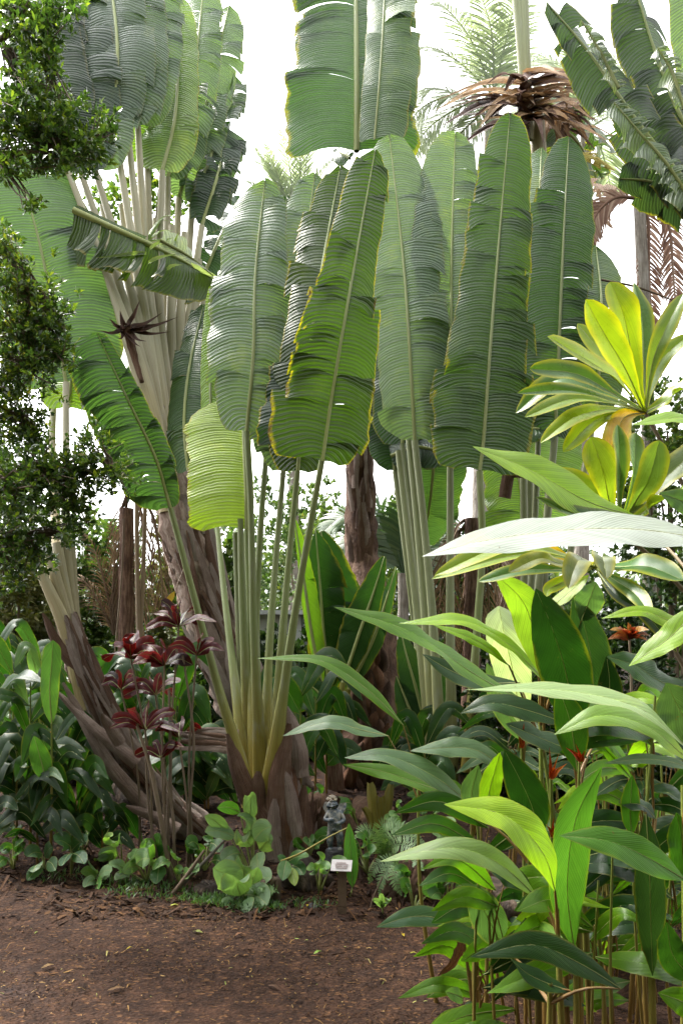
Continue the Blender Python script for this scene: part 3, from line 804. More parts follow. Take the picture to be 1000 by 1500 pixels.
# --- the palm right of centre
B = thing('traveller_palm', 'traveller palm right of centre with broad upright blue-green paddles', 'palm', G(655, 6.2))
palm_leaf(B, [(702, 690, 5.85), (708, 640, 5.85), (722, 450, 5.85), (746, 170, 5.9)], (66, 60), 5.86, [(702, 690, 5.85), (706, 800, 5.9), (700, 900, 5.95), (683, 1130, 6.05)], (.048, .092, .028), .55, N=(.05, -1, .1), tears=(10, 10), seed=41, prof_='wedge', arch=.3, r=(9.6, 6.4, 5.2, 4.8), n=44,
          label='foremost broad leaf with notched green edges')
palm_leaf(B, [(659, 655), (660, 520), (661, 360), (666, 196)], (54, 50), 6.2, [(659, 655), (659, 780), (659, 930), (662, 1150)], PALE, .12, tears=(5, 8), seed=43, r=(10.4, 7.2, 5.6, 4.8), n=44, smat='grey_stalk')
palm_leaf(B, [(607, 645), (600, 520), (590, 380), (570, 200)], (50, 56), 6.15, [(607, 645), (622, 780), (635, 930), (648, 1150)], PALE, .12, N=(-.1, -1, .15), tears=(8, 7), seed=45, r=(11.2, 7.2, 5.6, 4.8), n=44, smat='grey_stalk')
palm_leaf(B, [(589, 650), (592, 540), (600, 440), (606, 330)], (40, 44), 6.6, [(589, 650), (606, 780), (622, 930), (644, 1150, 6.3)], DARK, .2, tears=(6, 6), seed=47, r=(10.4, 6.4, 4.8, 4.0), smat='grey_stalk')
palm_leaf(B, [(578, 690), (572, 620), (566, 540), (560, 470)], (34, 40), 6.8, [(578, 690), (594, 810), (612, 950), (640, 1150, 6.4)], DARK, .2, tears=(4, 4), seed=49, r=(9.6, 6.4, 4.8, 4.0), smat='grey_stalk')
palm_leaf(B, [(572, 668, 6.7), (610, 655, 6.6), (650, 660, 6.5), (690, 640, 6.5)], (24, 20), 6.6, None, (.04, .075, .045), .2, N=(0, -.7, .7), tears=(5, 4), wave=.22, seed=51, droop=.5)
palm_leaf(B, [(640, 610, 7.2), (634, 690, 7.25), (628, 745, 7.3), (618, 800, 7.3)], (42, 48), 7.25, None, (.03, .06, .022), .1, N=(.1, -1, -.1), tears=(1, 1), seed=53, label='dark shaded leaf hanging behind the stalks')
for st, dd in (([(598, 640), (614, 800), (640, 1120)], 6.3), ([(583, 660), (602, 820), (636, 1120)], 6.45)):
    sm = MB(); tube(sm, pp(st, dd)[::-1], [11 * dd / F, 6 * dd / F, 4.5 * dd / F], 8, .75); sm.build('leaf_stalk', M['grey_stalk'], B)
for mid, hw, d, col in (([(640, 660), (636, 520), (632, 400), (634, 290)], (46, 46), 7.4, MID), ([(690, 660), (692, 520), (694, 400), (700, 270)], (46, 46), 7.3, DARK), ([(548, 650), (542, 540), (536, 430), (530, 330)], (42, 44), 7.0, MID), ([(770, 640), (772, 520), (768, 420), (762, 300)], (44, 46), 7.5, DARK)):
    palm_leaf(B, mid, hw, d, None, col, .1, tears=(5, 5))
trunk(B, [(660, 1290, 6.3), (660, 1200, 6.3), (658, 1100, 6.3)], 6.3, [40, 36, 24], 'sheath', seed=4)

# --- the palm behind it to the right, its stalks rising behind the glossy leaves
Cc = thing('traveller_palm', 'traveller palm at the right whose grey stalks rise behind the glossy leaves', 'palm', G(785, 7.0))
palm_leaf(Cc, [(812, 640), (818, 500), (824, 360), (832, 202)], (50, 44), 6.4, [(812, 640), (798, 780), (785, 900), (780, 1120, 6.8)], MID, .3, N=(.1, -1, .1), tears=(7, 9), seed=61, r=(10.4, 6.4, 5.2, 4.8), n=42, smat='grey_stalk')
palm_leaf(Cc, [(788, 640), (788, 480), (788, 350), (792, 218)], (34, 30), 6.7, [(788, 640), (782, 780), (776, 900), (776, 1120, 6.9)], PALE, .12, tears=(6, 6), seed=63, r=(10.4, 6.4, 4.8, 4.0), smat='grey_stalk')
palm_leaf(Cc, [(872, 600), (878, 520), (880, 440), (872, 362)], (34, 34), 7.0, [(872, 600), (840, 780), (800, 1000), (786, 1120)], (.06, .1, .045), .2, tears=(4, 4), seed=65, r=(9.6, 6.4, 4.8, 4.0), smat='grey_stalk')
palm_leaf(Cc, [(770, 795), (764, 730), (752, 650), (748, 560)], (52, 24), 7.2, [(770, 795), (772, 900), (776, 1120)], (.10, .17, .035), .2, N=(.1, -1, 0), tears=(1, 2), seed=67, r=(9.6, 5.6, 4.0), smat='grey_stalk', prof_='slab', label='green leaf hanging low behind the stalks')
palm_leaf(Cc, [(800, 790), (808, 720), (812, 640), (812, 560)], (30, 40), 7.4, [(800, 790), (792, 900), (784, 1120)], (.10, .17, .035), .2, tears=(1, 2), seed=69, r=(9.6, 5.6, 4.0), smat='grey_stalk', prof_='slab')
palm_leaf(Cc, [(735, 640, 6.3), (760, 625, 6.25), (790, 628, 6.2), (818, 612, 6.2)], (22, 26), 6.3, None, (.05, .11, .03), .3, N=(0, -.8, .6), tears=(1, 1), wave=.15, seed=71)
for st, dd in (([(766, 660), (768, 850), (774, 1120)], 6.9), ([(804, 690), (796, 850), (786, 1120)], 6.95), ([(776, 700), (776, 850), (779, 1120)], 7.1)):
    sm = MB(); tube(sm, pp(st, dd)[::-1], [12 * dd / F, 6.5 * dd / F, 5 * dd / F], 8, .75); sm.build('leaf_stalk', M['grey_stalk'], Cc)
sheaths(Cc, [([(742, 730, 6.6), (756, 640, 6.6), (768, 545, 6.6)], 10, (.3, -1, 0), 'dark_sheath'), ([(756, 700, 6.6), (760, 630, 6.6), (752, 560, 6.55)], 9, (-.3, -1, 0), 'dark_sheath')], 6.6, name='dead_leaf', seed=130)

# --- the tall palm with the bent brown trunk
D = thing('traveller_palm', 'tall palm with a bent brown trunk and a high fan of pale stalks', 'palm', G(430, 7.0))
TD = [(430, 1190, 7.0), (385, 1090, 7.0), (338, 980, 6.95), (300, 880, 6.9), (266, 770, 6.85), (248, 690, 6.8), (236, 600, 6.8), (228, 530, 6.8)]
trunk(D, TD[:6], 6.9, [44, 42, 40, 38, 34, 26], 'sheath', seed=5)
def sheath_pairs(t, axis, d, n, hw, seed, lift=1.0, mat='sheath'):
    c = np.array([(r[0], r[1], r[2] if len(r) > 2 else d) for r in axis], float)
    rg = random.Random(seed)
    for k in range(n):
        f = (k + .5) / n
        x = np.interp(f, np.linspace(0, 1, len(c)), c[:, 0]); y = np.interp(f, np.linspace(0, 1, len(c)), c[:, 1]); z = np.interp(f, np.linspace(0, 1, len(c)), c[:, 2])
        s = 1 if k % 2 else -1
        i = min(int(f * (len(c) - 1)), len(c) - 2)
        ax = c[i + 1, :2] - c[i, :2]; ax = ax / np.linalg.norm(ax); sd = np.array([-ax[1], ax[0]]) * s
        h = hw * rg.uniform(.75, 1.15)
        p0 = np.array([x, y]) - sd * h * .9 - ax * h * .4
        p1 = np.array([x, y]) + ax * h * 1.1 * lift
        p2 = np.array([x, y]) + sd * h * rg.uniform(.75, 1.1) + ax * h * 2.7 * lift
        rows = [(*p0, z - hw * .8 / F * d), (*p1, z - hw * 1.05 / F * d), (*p2, z - hw * .75 / F * d)]
        mb = MB()
        blade(mb, pp(rows), h * .62 * d / F, (s * .25, -1, 0), 'sheath', 14, 4, 0, .45, .05, 3, (0, 0), .1, .08, seed * 50 + k)
        mb.build('leaf_sheath', M[mat if rg.random() < .7 else 'dark_sheath'], t)
strips(D, TD[:7], 6.9, [44, 42, 40, 38, 35, 30, 26], 76, 3, mats=('sheath', 'pale_sheath', 'pale_sheath', 'dark_sheath'))
# fan of stalks with their leaves
def fan(rows, base, d, col=PALE, hw=(45, 45), tears=(8, 8), **kw):
    k = dict(edge=.12, smat='pale_stalk', r=(15, 13, 6, 4.5), n=36); k.update(kw)
    return palm_leaf(D, rows, hw, d, [rows[0], base[0], (base[0][0] * .35 + base[1][0] * .65 - 2, base[0][1] * .4 + base[1][1] * .6), (base[1][0] + 10, base[1][1] + 60)], col, tears=tears, **k)
fan([(100, 250), (70, 90), (45, -90)], [(160, 410), (232, 640)], 6.6, DARK, (48, 55), (9, 9))
fan([(118, 250), (118, 110), (95, -70)], [(175, 420), (236, 660)], 6.65, GREY, (60, 55), (8, 8))
fan([(140, 250), (150, 130), (128, -60)], [(190, 420), (238, 650)], 6.7, PALE, (50, 48), (8, 10))
fan([(166, 180), (172, 60), (150, -110)], [(205, 420), (238, 690)], 6.75, PALE, (52, 46), (9, 9))
fan([(186, 182), (200, 70), (190, -90)], [(212, 420), (240, 660)], 6.8, PALE, (44, 44), (9, 8))
fan([(202, 182), (222, 80), (220, -80)], [(215, 400), (242, 660)], 6.9, PALE, (40, 42), (8, 8))
fan([(216, 240), (222, 150), (220, 30)], [(222, 420), (244, 650)], 7.0, LIME, (34, 36), (3, 3), edge=.5)
fan([(238, 250), (258, 160), (262, 0)], [(232, 420), (246, 650)], 6.95, (.18, .27, .07), (48, 34), (2, 2), label='lime green leaf lit from behind', edge=.5)
fan([(246, 260), (280, 130), (300, -30)], [(244, 420), (250, 660)], 7.2, PALE, (30, 34), (14, 14), spread=.4)
fan([(262, 290), (300, 160), (335, 10)], [(256, 430), (254, 650)], 7.35, PALE, (30, 36), (16, 16), spread=.45)
fan([(282, 300), (312, 220), (342, 110)], [(272, 430), (258, 650)], 7.3, GREY, (28, 34), (16, 16), spread=.5, gap=.2)
fan([(296, 330), (318, 260), (338, 180)], [(280, 440), (262, 640)], 7.2, DARK, (26, 30), (14, 14), spread=.5, gap=.25)
fan([(300, 400), (326, 340), (352, 290)], [(286, 480), (262, 650)], 7.6, DARK, (20, 26), (12, 12), spread=.5)
# further stalks of the fan whose leaves are hidden behind the others
for k, (x0, y0, x1, y1) in enumerate([(150, 300, 226, 650), (178, 300, 230, 660), (228, 320, 240, 690), (252, 330, 248, 690), (270, 340, 254, 670), (292, 380, 262, 650), (302, 420, 266, 640)]):
    mb = MB(); zz = 7.0 + .04 * k; tube(mb, pp([(x1 + 10, y1 + 70, zz), (x1 - 2, y1 - 60, zz), (x0 * .5 + x1 * .5, (y0 + y1) / 2, zz), (x0, y0, zz)]), [.085, .075, .045, .026], 8, .8); mb.build('leaf_stalk', M['pale_stalk'], D)
# the broken leaf hanging across the fan
palm_leaf(D, [(108, 308, 6.4), (190, 345, 6.4), (255, 375, 6.4), (320, 412, 6.4)], (8, 42), 6.4, None, OLIVE, .4, N=(0, -1, .3), tears=(3, 10), fold=-.1, seed=81, label='broken leaf hanging across the fan of stalks', gap=.25, spread=.35, rib=5, prof_='slab')
palm_leaf(D, [(235, 352, 6.35), (280, 378, 6.35), (322, 412, 6.35)], (13, 5), 6.35, None, (.32, .36, .28), .2, N=(0, -1, .5), tears=(3, 0), seed=82, prof_='slab')
# upper flower spike with pale green bracts
for x1, y1, x2, y2 in ((180, 362, 255, 348), (178, 382, 262, 372), (205, 392, 268, 388), (160, 378, 205, 372), (215, 365, 262, 340)):
    mb = MB(); c = pp([(x1 + 40, y1 + 4, 6.45), ((x1 + x2) / 2 + 20, (y1 + y2) / 2, 6.4), (x2, y2, 6.35)]) if x2 > 210 else pp([(x2 + 10, y2, 6.45), (x1 + 20, y1 - 3, 6.4), (x1 - 20, y1, 6.4)])
    blade(mb, c, .03, (0, -1, .4), 'spike', 12, 3, .7, .1, .02, 2); mb.build('green_bract', M['broad_leaf'], D, (.17, .22, .08, .4))
for x1, y1 in ((250, 318), (262, 312), (256, 332), (266, 345)):
    mb = MB(); blade(mb, pp([(215, 352, 6.9), ((215 + x1) / 2, y1 + 6, 6.9), (x1, y1 + 6, 6.9)]), .035, (0, -.6, .7), 'spike', 10, 3, .2, .3); mb.build('leaf_strip', M['palm_leaf'], D, (*LIME, .6))
# dark dried flower spike
for x1, y1 in ((146, 484), (160, 466), (238, 458), (262, 464), (250, 486), (205, 440), (232, 476), (172, 496), (215, 500), (176, 455), (206, 508)):
    mb = MB(); blade(mb, pp([(186, 484, 6.5), ((186 + x1) / 2, (484 + y1) / 2 + 6, 6.42), (x1, y1, 6.4)]), .045, (0, -1, .5), 'spike', 10, 3, .8, .1, .02, 2); mb.build('dry_bract', M['bract'], D)
mb = MB(); tube(mb, pp([(208, 560, 6.5), (196, 520, 6.5), (186, 480, 6.48)]), [.02, .028, .045], 8, lump=.1, cap=True); mb.build('flower_stalk', M['dark_sheath'], D)
# green leaf right of the trunk, low on the fan
palm_leaf(D, [(276, 690, 6.5), (270, 620, 6.5), (277, 540, 6.5), (298, 448, 6.5)], (26, 26), 6.5, None, MID, .2, N=(-.3, -1, .1), tears=(5, 3), seed=85)
palm_leaf(D, [(296, 640, 7.3), (290, 590, 7.3), (292, 530, 7.3), (304, 470, 7.3)], (16, 24), 7.3, None, DARK, .2, tears=(3, 3), seed=86)

# --- the leaning palm at the left edge
E = thing('traveller_palm', 'leaning palm at the left with ragged brown sheaths and a huge dark paddle leaf', 'palm', G(255, 5.4))
TE = [(300, 1222, 5.4), (245, 1190, 5.4), (192, 1125, 5.4), (150, 1050, 5.4), (120, 980, 5.45), (98, 905, 5.5)]
trunk(E, TE, 5.4, [22, 24, 25, 25, 22, 15], 'sheath', seed=8)
strips(E, TE, 5.4, [25, 27, 28, 28, 24, 16], 60, 8, (60, 150), (3, 7), .2, mats=('sheath', 'pale_sheath', 'dark_sheath', 'pale_sheath'))
sheaths(E, [([(215, 1190, 5.75), (150, 1110, 5.75), (92, 1000, 5.8)], 12, (-.2, -1, .2), 'sheath'), ([(200, 1120, 5.72), (140, 1070, 5.75), (80, 1010, 5.8)], 10, (-.2, -1, .3), 'sheath'),
            ([(262, 1215, 5.7), (225, 1195, 5.7), (185, 1180, 5.65)], 10, (0, -1, .6), 'sheath'), ([(120, 985, 5.9), (85, 950, 5.9), (62, 898, 5.9)], 11, (-.3, -1, .1), 'dark_sheath'),
            ([(180, 1090, 5.7), (160, 1060, 5.65), (150, 1045, 5.6)], 10, (0, -.7, .7), 'sheath')], 5.8, name='peeling_sheath', seed=150, dz=-.6)
for k, (x0, y0, w) in enumerate([(62, 842, 8), (74, 815, 9), (84, 795, 9), (95, 782, 9), (103, 790, 8)]):
    mb = MB(); dd = 5.35 + .03 * k
    tube(mb, pp([(128 - k * 2, 1040, dd), (100 + k * 2, 930, dd), (x0, y0, dd)]), [.07, .055, .035], 8, .6); mb.build('stalk_base', M['pale_stalk'], E)
palm_leaf(E, [(97, 560, 6.5), (78, 450, 6.5), (52, 330, 6.45), (18, 225, 6.4)], (78, 80), 6.45, [(97, 560, 6.5), (97, 660, 6.4), (98, 800, 6.2), (118, 990, 6.0)], (.055, .095, .055), .2, N=(.1, -1, .12), tears=(1, 2), seed=91, r=(12, 9, 6, 5),
          smat='pale_stalk', label='huge dark blue-green leaf', arch=.12, gap=.04, spread=.08)
palm_leaf(E, [(100, 598, 6.6), (104, 560, 6.6), (100, 500, 6.6), (90, 430, 6.6)], (40, 44), 6.6, None, LIME, .3, tears=(1, 1), seed=93, fold=-.1)
palm_leaf(E, [(80, 560, 7.0), (60, 470, 7.0), (40, 400, 7.0)], (50, 50), 7.0, [(80, 560, 7.0), (77, 660, 6.8), (84, 800, 6.4)], DARK, .2, tears=(2, 2), seed=94, smat='pale_stalk', r=(8, 6, 5))

# the dead leaf base lying across from the left palm to the front palm
t = thing('dead_leaf', 'brown dried leaf base lying across behind the front fan of stalks', 'dead leaf', P(300, 1082, 5.3))
for k in range(7):
    y0 = 1068 + k * 4.5; mb = MB()
    blade(mb, pp([(350, y0 + 4, 5.25 - .015 * k), (304, y0 + rg_.uniform(-3, 3), 5.2 - .015 * k), (252 + rg_.uniform(-8, 14), y0 + rg_.uniform(-6, 14), 5.15 + rg_.uniform(-.05, .05))]), rg_.uniform(4, 8) / F * 5.2, (0, -1, rg_.uniform(.1, .9)), 'sheath', 14, 3, rg_.uniform(-.3, .3), .4, .12, 3, (0, 0), .1, .12, 700 + k)
    mb.build('dry_strip', M[('sheath', 'pale_sheath', 'dark_sheath')[k % 3]], t)

# --- the tall dark trunk in the middle
Fm = thing('tall_palm', 'tall palm in the middle with a dark fibrous trunk and leaves out of frame', 'palm', G(540, 7.4))
TF = [(545, 1235, 7.3), (542, 1100, 7.3), (540, 960, 7.5), (530, 830, 8.0), (527, 690, 8.05), (524, 450, 8.1), (522, 300, 8.15)]
trunk(Fm, TF, 8.0, [62, 50, 38, 22, 18, 14, 8], 'bark', 16, .10, 12)
for k in range(60):                                                   # rough leaf scars and fibres on the fat foot of the trunk
    y = 1225 - k * 5.6; x = np.interp(y, [690, 830, 960, 1100, 1235], [527, 530, 540, 542, 545]); w = np.interp(y, [830, 960, 1100, 1235], [20, 36, 48, 58])
    xx = x + rg_.uniform(-.75, .75) * w
    mb = MB(); blade(mb, pp([(xx, y + 12, 7.38 - w * .95 / F * 8), (xx + rg_.uniform(-4, 4), y - 6, 7.34 - w * 1.05 / F * 8), (xx + rg_.uniform(-8, 8), y - 26, 7.32 - w / F * 8)]), rg_.uniform(6, 13) / F * 8, ((xx - x) / w * .6, -1, .1), 'sheath', 7, 3, 0, .6, .1, 3, (0, 0), 0, .12, 300 + k)
    mb.build('bark_flake', M[('bark', 'red_sheath', 'dark_sheath')[k % 3]], Fm)
strips(Fm, TF[2:6], 8.0, [38, 22, 18, 14], 44, 21, (50, 110), (3, 7), mats=('dark_sheath', 'dark_sheath', 'sheath', 'bark'))
for k in range(0):
    y = 900 - k * 26; s = 1 if k % 2 else -1; x = 528
    mb = MB(); blade(mb, pp([(x - s * 12, y + 20, 7.8), (x, y - 10, 7.78), (x + s * 16, y - 46, 7.82)]), 9 / F * 8, (s * .3, -1, 0), 'sheath', 10, 3, 0, .5, .05, 3, (0, 0), .1, .08, 350 + k); mb.build('leaf_sheath', M['dark_sheath' if k % 2 else 'sheath'], Fm)
palm_leaf(Fm, [(522, 222, 8.2), (522, 130, 8.2), (521, 20, 8.2), (520, -120, 8.25)], (90, 78), 8.2, [(522, 240, 8.2), (523, 330, 8.2), (525, 480, 8.1)], MID, .45, tears=(9, 8), seed=201, smat='grey_stalk', r=(8, 6, 6), n=44, prof_='slab', rib=4.5, gap=.08, label='huge leaf hanging from the top edge of the view')
palm_leaf(Fm, [(548, 205, 8.0), (556, 110, 8.0), (562, 10, 8.0), (566, -100, 8.0)], (22, 46), 8.0, None, (.085, .14, .06), .4, N=(-.3, -1, .1), tears=(4, 9), seed=203, n=44, prof_='slab', rib=1.5)
palm_leaf(Fm, [(512, 232, 8.3), (498, 222, 8.25), (486, 205, 8.2)], (14, 16), 8.2, None, (.035, .07, .03), .3, N=(0, -1, .4), tears=(3, 3), seed=205, spread=.5)

# --- tall palm at the upper right with a collar of dead brown leaves
Gm = thing('tall_palm', 'tall palm at upper right with grey stalks above a collar of dead brown bracts', 'palm', G(745, 9.0))
trunk(Gm, [(742, 1150, 9.0), (745, 950, 9.0), (755, 760, 8.9), (768, 600, 8.8), (780, 420, 8.7), (786, 300, 8.6)], 8.8, [22, 20, 18, 17, 15, 13], 'sheath', seed=14)
mb = MB(); tube(mb, pp([(786, 330, 8.5), (788, 220, 8.4), (786, 125, 8.4)]), [14 / F * 8, 13 / F * 8, 7 / F * 8], 8, .6); mb.build('stalk_base', M['pale_stalk'], Gm)
for k, (x0, x1, x2) in enumerate([(772, 762, 747), (773, 765, 754), (774, 768, 761), (775, 771, 767)]):
    mb = MB(); tube(mb, pp([(x0, 205, 8.3 + .02 * k), (x1, 80, 8.3), (x2, -80, 8.35)]), [7 / F * 8, 5.5 / F * 8, 4.5 / F * 8], 7, .8); mb.build('leaf_stalk', M['grey_stalk'], Gm)
for k in range(60):
    a = rg_.uniform(-.4, 3.5); ln = rg_.uniform(60, 145); x = 768 + rg_.uniform(-6, 16); y = 130 + rg_.uniform(-25, 55)
    ex = x + math.cos(a) * ln * rg_.choice((-1, 1, 1, -1)); ey = y + rg_.uniform(-28, 42)
    mb = MB(); blade(mb, pp([(x, y, 8.25), ((x + ex) / 2, (y + ey) / 2 - 8, 8.1 + rg_.uniform(-.2, .2)), (ex, ey + rg_.uniform(0, 16), 8.1 + rg_.uniform(-.4, .4))]), rg_.uniform(7, 13) / F * 8, (0, -.8, .6), 'spike', 10, 3, .5, .2, .06, 3, (0, 0), 0, .05, 400 + k)
    mb.build('dead_bract', M[('bract', 'dead_leaf', 'dark_sheath', 'dead_leaf')[k % 4]], Gm, [(.22, .15, .09, .5), (.36, .24, .14, .5), (.26, .15, .09, .5), (.46, .35, .24, .5)][k % 4])
for k, (mid, hw, col) in enumerate([([(800, 170, 8.6), (846, 210, 8.5), (872, 262, 8.5)], 22, OLIVE), ([(798, 190, 8.6), (838, 240, 8.6), (856, 285, 8.6)], 20, (.14, .16, .03)), ([(796, 150, 8.7), (850, 170, 8.6), (893, 215, 8.6)], 20, OLIVE)]):
    palm_leaf(Gm, mid, (hw, hw), 8.6, None, col, .9, N=(0, -.9, .4), tears=(9, 9), seed=430 + k, spread=.5, gap=.3)

for k in range(30):
    x = 812 + rg_.uniform(-18, 22); y = 150 + rg_.uniform(-30, 45); a = rg_.uniform(-.5, 2.4); ln = rg_.uniform(40, 90); ex = x + math.cos(a) * ln; ey = y + math.sin(a) * ln * .8
    mb = MB(); blade(mb, pp([(x, y, 8.5), ((x + ex) / 2, (y + ey) / 2 - 8, 8.4), (ex, ey + 8, 8.4)]), rg_.uniform(4, 9) / F * 8, (0, -.8, .6), 'spike', 10, 3, .4, .3, .1, 3, (0, 0), 0, .08, 600 + k); mb.build('dead_bract', M[('dead_leaf', 'dark_sheath', 'dead_leaf')[k % 3]], Gm, [(.34, .24, .15, .5), (.2, .1, .06, .5), (.26, .16, .09, .5)][k % 3])
for k, (x, y, ex, ey, hw, c) in enumerate([(850, 262, 905, 300, 14, (.50, .38, .30)), (862, 280, 915, 292, 11, (.55, .45, .36)), (845, 290, 898, 335, 12, (.45, .33, .25)), (835, 240, 868, 300, 12, (.34, .22, .12)), (872, 300, 868, 372, 9, (.3, .16, .12)), (840, 225, 900, 250, 12, (.30, .26, .06)), (820, 250, 860, 290, 13, (.24, .20, .05))]):
    mb = MB(); blade(mb, pp([(x, y, 8.2), ((x + ex) / 2, (y + ey) / 2 - 8, 8.1), (ex, ey, 8.1)]), hw / F * 8, (.2, -1, .4), 'lance', 14, 3, .3, .3, .1, 2, (4, 4), .3, .05, 470 + k, .1, .3); mb.build('dead_leaf', M['dead_leaf'], Gm, (*c, .5))
# --- the dark torn leaves at the top right corner
H = thing('wild_banana', 'wild banana at the top right corner with dark torn drooping leaves', 'plant', G(1085, 6.0))
trunk(H, [(1085, 1180, 6.0), (1085, 900, 6.0), (1082, 600, 6.0), (1080, 420, 6.0)], 6.0, [34, 30, 26, 22], 'sheath', seed=15)
for k, (mid, hw, d, col, te) in enumerate([
        ([(1070, 330), (1000, 262), (930, 176), (860, 75), (800, 5)], (26, 38), 5.7, (.03, .052, .03), (14, 12)), ([(1075, 300), (1010, 200), (965, 95), (925, -30)], (40, 46), 5.85, (.03, .05, .03), (12, 12)),
        ([(1080, 330), (1020, 250), (955, 190), (895, 150)], (22, 40), 6.0, (.018, .034, .018), (12, 10)), ([(1080, 350), (1030, 300), (960, 268), (905, 262)], (30, 36), 5.8, (.018, .034, .02), (9, 8)),
        ([(1080, 340), (1040, 120), (1000, -60)], (40, 46), 6.2, PALE, (12, 12))]):
    palm_leaf(H, mid, hw, d, None, col, .35, N=(.2, -1, -.15), tears=te, seed=500 + k, spread=.4, gap=.2, rib=4, fold=-.12, droop=.3, arch=0)
# the pale undersides where the front leaves have folded back along their midribs
for k, (mid, hw) in enumerate([([(1010, 292), (975, 240), (930, 188), (898, 150)], (16, 14)), ([(1000, 160), (985, 110), (962, 70)], (12, 14)), ([(905, 130), (880, 80), (850, 30)], (8, 10))]):
    palm_leaf(H, mid, hw, 5.55, None, (.15, .2, .12), .2, N=(-.3, -1, .6), tears=(8, 8), seed=560 + k, spread=.5, gap=.2, rib=3, fold=.5, arch=0, slant=.1, prof_='slab', shingle=1.2)

# ------------------------------------------------------------------ feather palms far behind
def feather_palm(name, label, base, d, fr, n, ll, lw, mat, seed, trunk_r=.1, droop=.3, top=None, rr=.02, cat='palm', tmat='grey_bark', ang=.95):
    rg = np.random.default_rng(seed)
    t = thing(name, label, cat, G(base, d))
    if top:
        mb = MB(); tube(mb, [G(base, d, -.05), P((base * 2 + top[0]) / 3, (top[1] * 1.2 + 900) / 2, d), P(top[0], top[1], d)], [trunk_r * 1.4, trunk_r, trunk_r * .8], 10, K=16, lump=.05, seed=seed); mb.build('trunk', M[tmat], t)
    for q in fr:
        rows, N = q if isinstance(q, tuple) and isinstance(q[0], list) else (q, (0, -.6, .7))
        mb = MB(); pinnate(mb, pp(rows, d), n, ll, lw, N, droop, ang, rg, rr); mb.build('frond', M[mat], t)
    return t
feather_palm('feather_palm', 'coconut-like palm coloured pale as if fading into the bright sky at top right of centre', 700, 13.0, [
    [(722, 140), (670, 90), (620, 70), (580, 110)], [(722, 140), (660, 140), (610, 165), (585, 220)], [(722, 140), (690, 60), (650, 10), (610, -10)],
    [(722, 140), (720, 50), (700, -20)], [(722, 140), (668, 160), (625, 190), (600, 230)], [(722, 140), (700, 170), (670, 200), (648, 240)], [(722, 140), (740, 60), (760, -20)], [(722, 140), (690, 150), (640, 130), (590, 150)],
    [(722, 140), (780, 90), (830, 110)], [(722, 140), (770, 150), (800, 200)]], 74, .75, .013, 'hazed_frond', 31, .13, .35, (722, 140))
feather_palm('feather_palm', 'second haze-pale feather palm behind the dead brown collar', 850, 14.0, [
    [(858, 190), (830, 120), (790, 80), (760, 90)], [(858, 190), (815, 150), (770, 150), (740, 190)], [(858, 190), (850, 100), (830, 40)], [(858, 190), (880, 110), (920, 80), (950, 110)], [(858, 190), (900, 170), (940, 200), (955, 260)], [(858, 190), (830, 200), (800, 230), (785, 280)], [(858, 190), (880, 220), (895, 280)]], 64, .75, .014, 'hazed_frond', 39, .12, .35, (858, 190))
feather_palm('feather_palm', 'feathery fronds standing against the white sky above the front palm', 430, 15.0, [
    [(430, 330), (405, 260), (372, 215)], [(430, 330), (425, 250), (410, 190)], [(430, 330), (445, 260), (455, 195)], [(430, 330), (400, 290), (360, 265)], [(430, 330), (460, 270), (490, 230)], [(430, 330), (412, 270), (388, 210)],
    [(430, 330), (380, 300), (345, 290)], [(430, 330), (470, 290), (505, 270)], [(430, 330), (440, 240), (430, 180)], [(430, 330), (395, 250), (355, 235)]], 60, .32, .010, 'hazed_frond', 32, .1, -.05, (430, 330), ang=.8)
feather_palm('feather_palm', 'low green feather palm behind the dark trunk in the middle', 590, 10.0, [
    [(590, 840), (610, 760), (640, 740), (660, 780)], [(590, 840), (570, 770), (550, 745), (530, 770)], [(590, 840), (600, 780), (620, 760)], [(590, 840), (560, 800), (525, 790), (490, 800)], [(590, 840), (540, 770), (505, 755), (470, 780)],
    [(590, 840), (625, 800), (650, 810)], [(590, 840), (585, 770), (590, 725)]], 44, .5, .018, 'frond', 33, .08, .3, (590, 840))
feather_palm('dead_palm', 'dead feather palm with brown fronds hanging straight down at the left', 185, 8.5, [
    [(168, 930), (160, 880), (140, 810), (118, 775)], [(168, 930), (166, 870), (168, 800), (160, 760)], [(168, 930), (175, 870), (190, 815), (196, 785)], [(168, 930), (150, 890), (122, 850), (100, 850)],
    [(186, 725), (184, 780), (188, 860), (184, 950)], [(186, 725), (206, 745), (212, 830), (208, 930)], [(186, 725), (222, 750), (236, 830), (238, 905)], [(186, 725), (176, 760), (180, 830), (176, 900)]],
    26, .34, .006, 'dead_frond', 34, .09, .6, (186, 745), ang=.45, tmat='bark')
feather_palm('dead_palm', 'brown dead palm with drooping fronds behind the tall stalks right of centre', 690, 8.2, [
    [(690, 760), (670, 770), (650, 830), (640, 930)], [(690, 760), (700, 770), (712, 840), (720, 960)], [(690, 760), (685, 800), (690, 880), (685, 980)], [(690, 760), (720, 790), (740, 860), (745, 950)], [(690, 760), (660, 800), (660, 880), (665, 960)]],
    26, .34, .007, 'dead_frond', 35, .09, .6, (690, 760), ang=.55, tmat='bark')
feather_palm('dead_palm', 'dead frond hanging with rust brown leaflets at the upper right edge', 955, 8.0, [
    ([(930, 290), (948, 320), (950, 400), (956, 500)], (0, -1, .1)), ([(930, 290), (975, 320), (985, 400), (990, 480)], (0, -1, .1)), ([(930, 290), (900, 290), (872, 315), (862, 360)], (0, -1, .1))],
    46, .22, .012, 'red_dead_frond', 36, .07, .3, (935, 285), ang=.8, tmat='grey_bark')
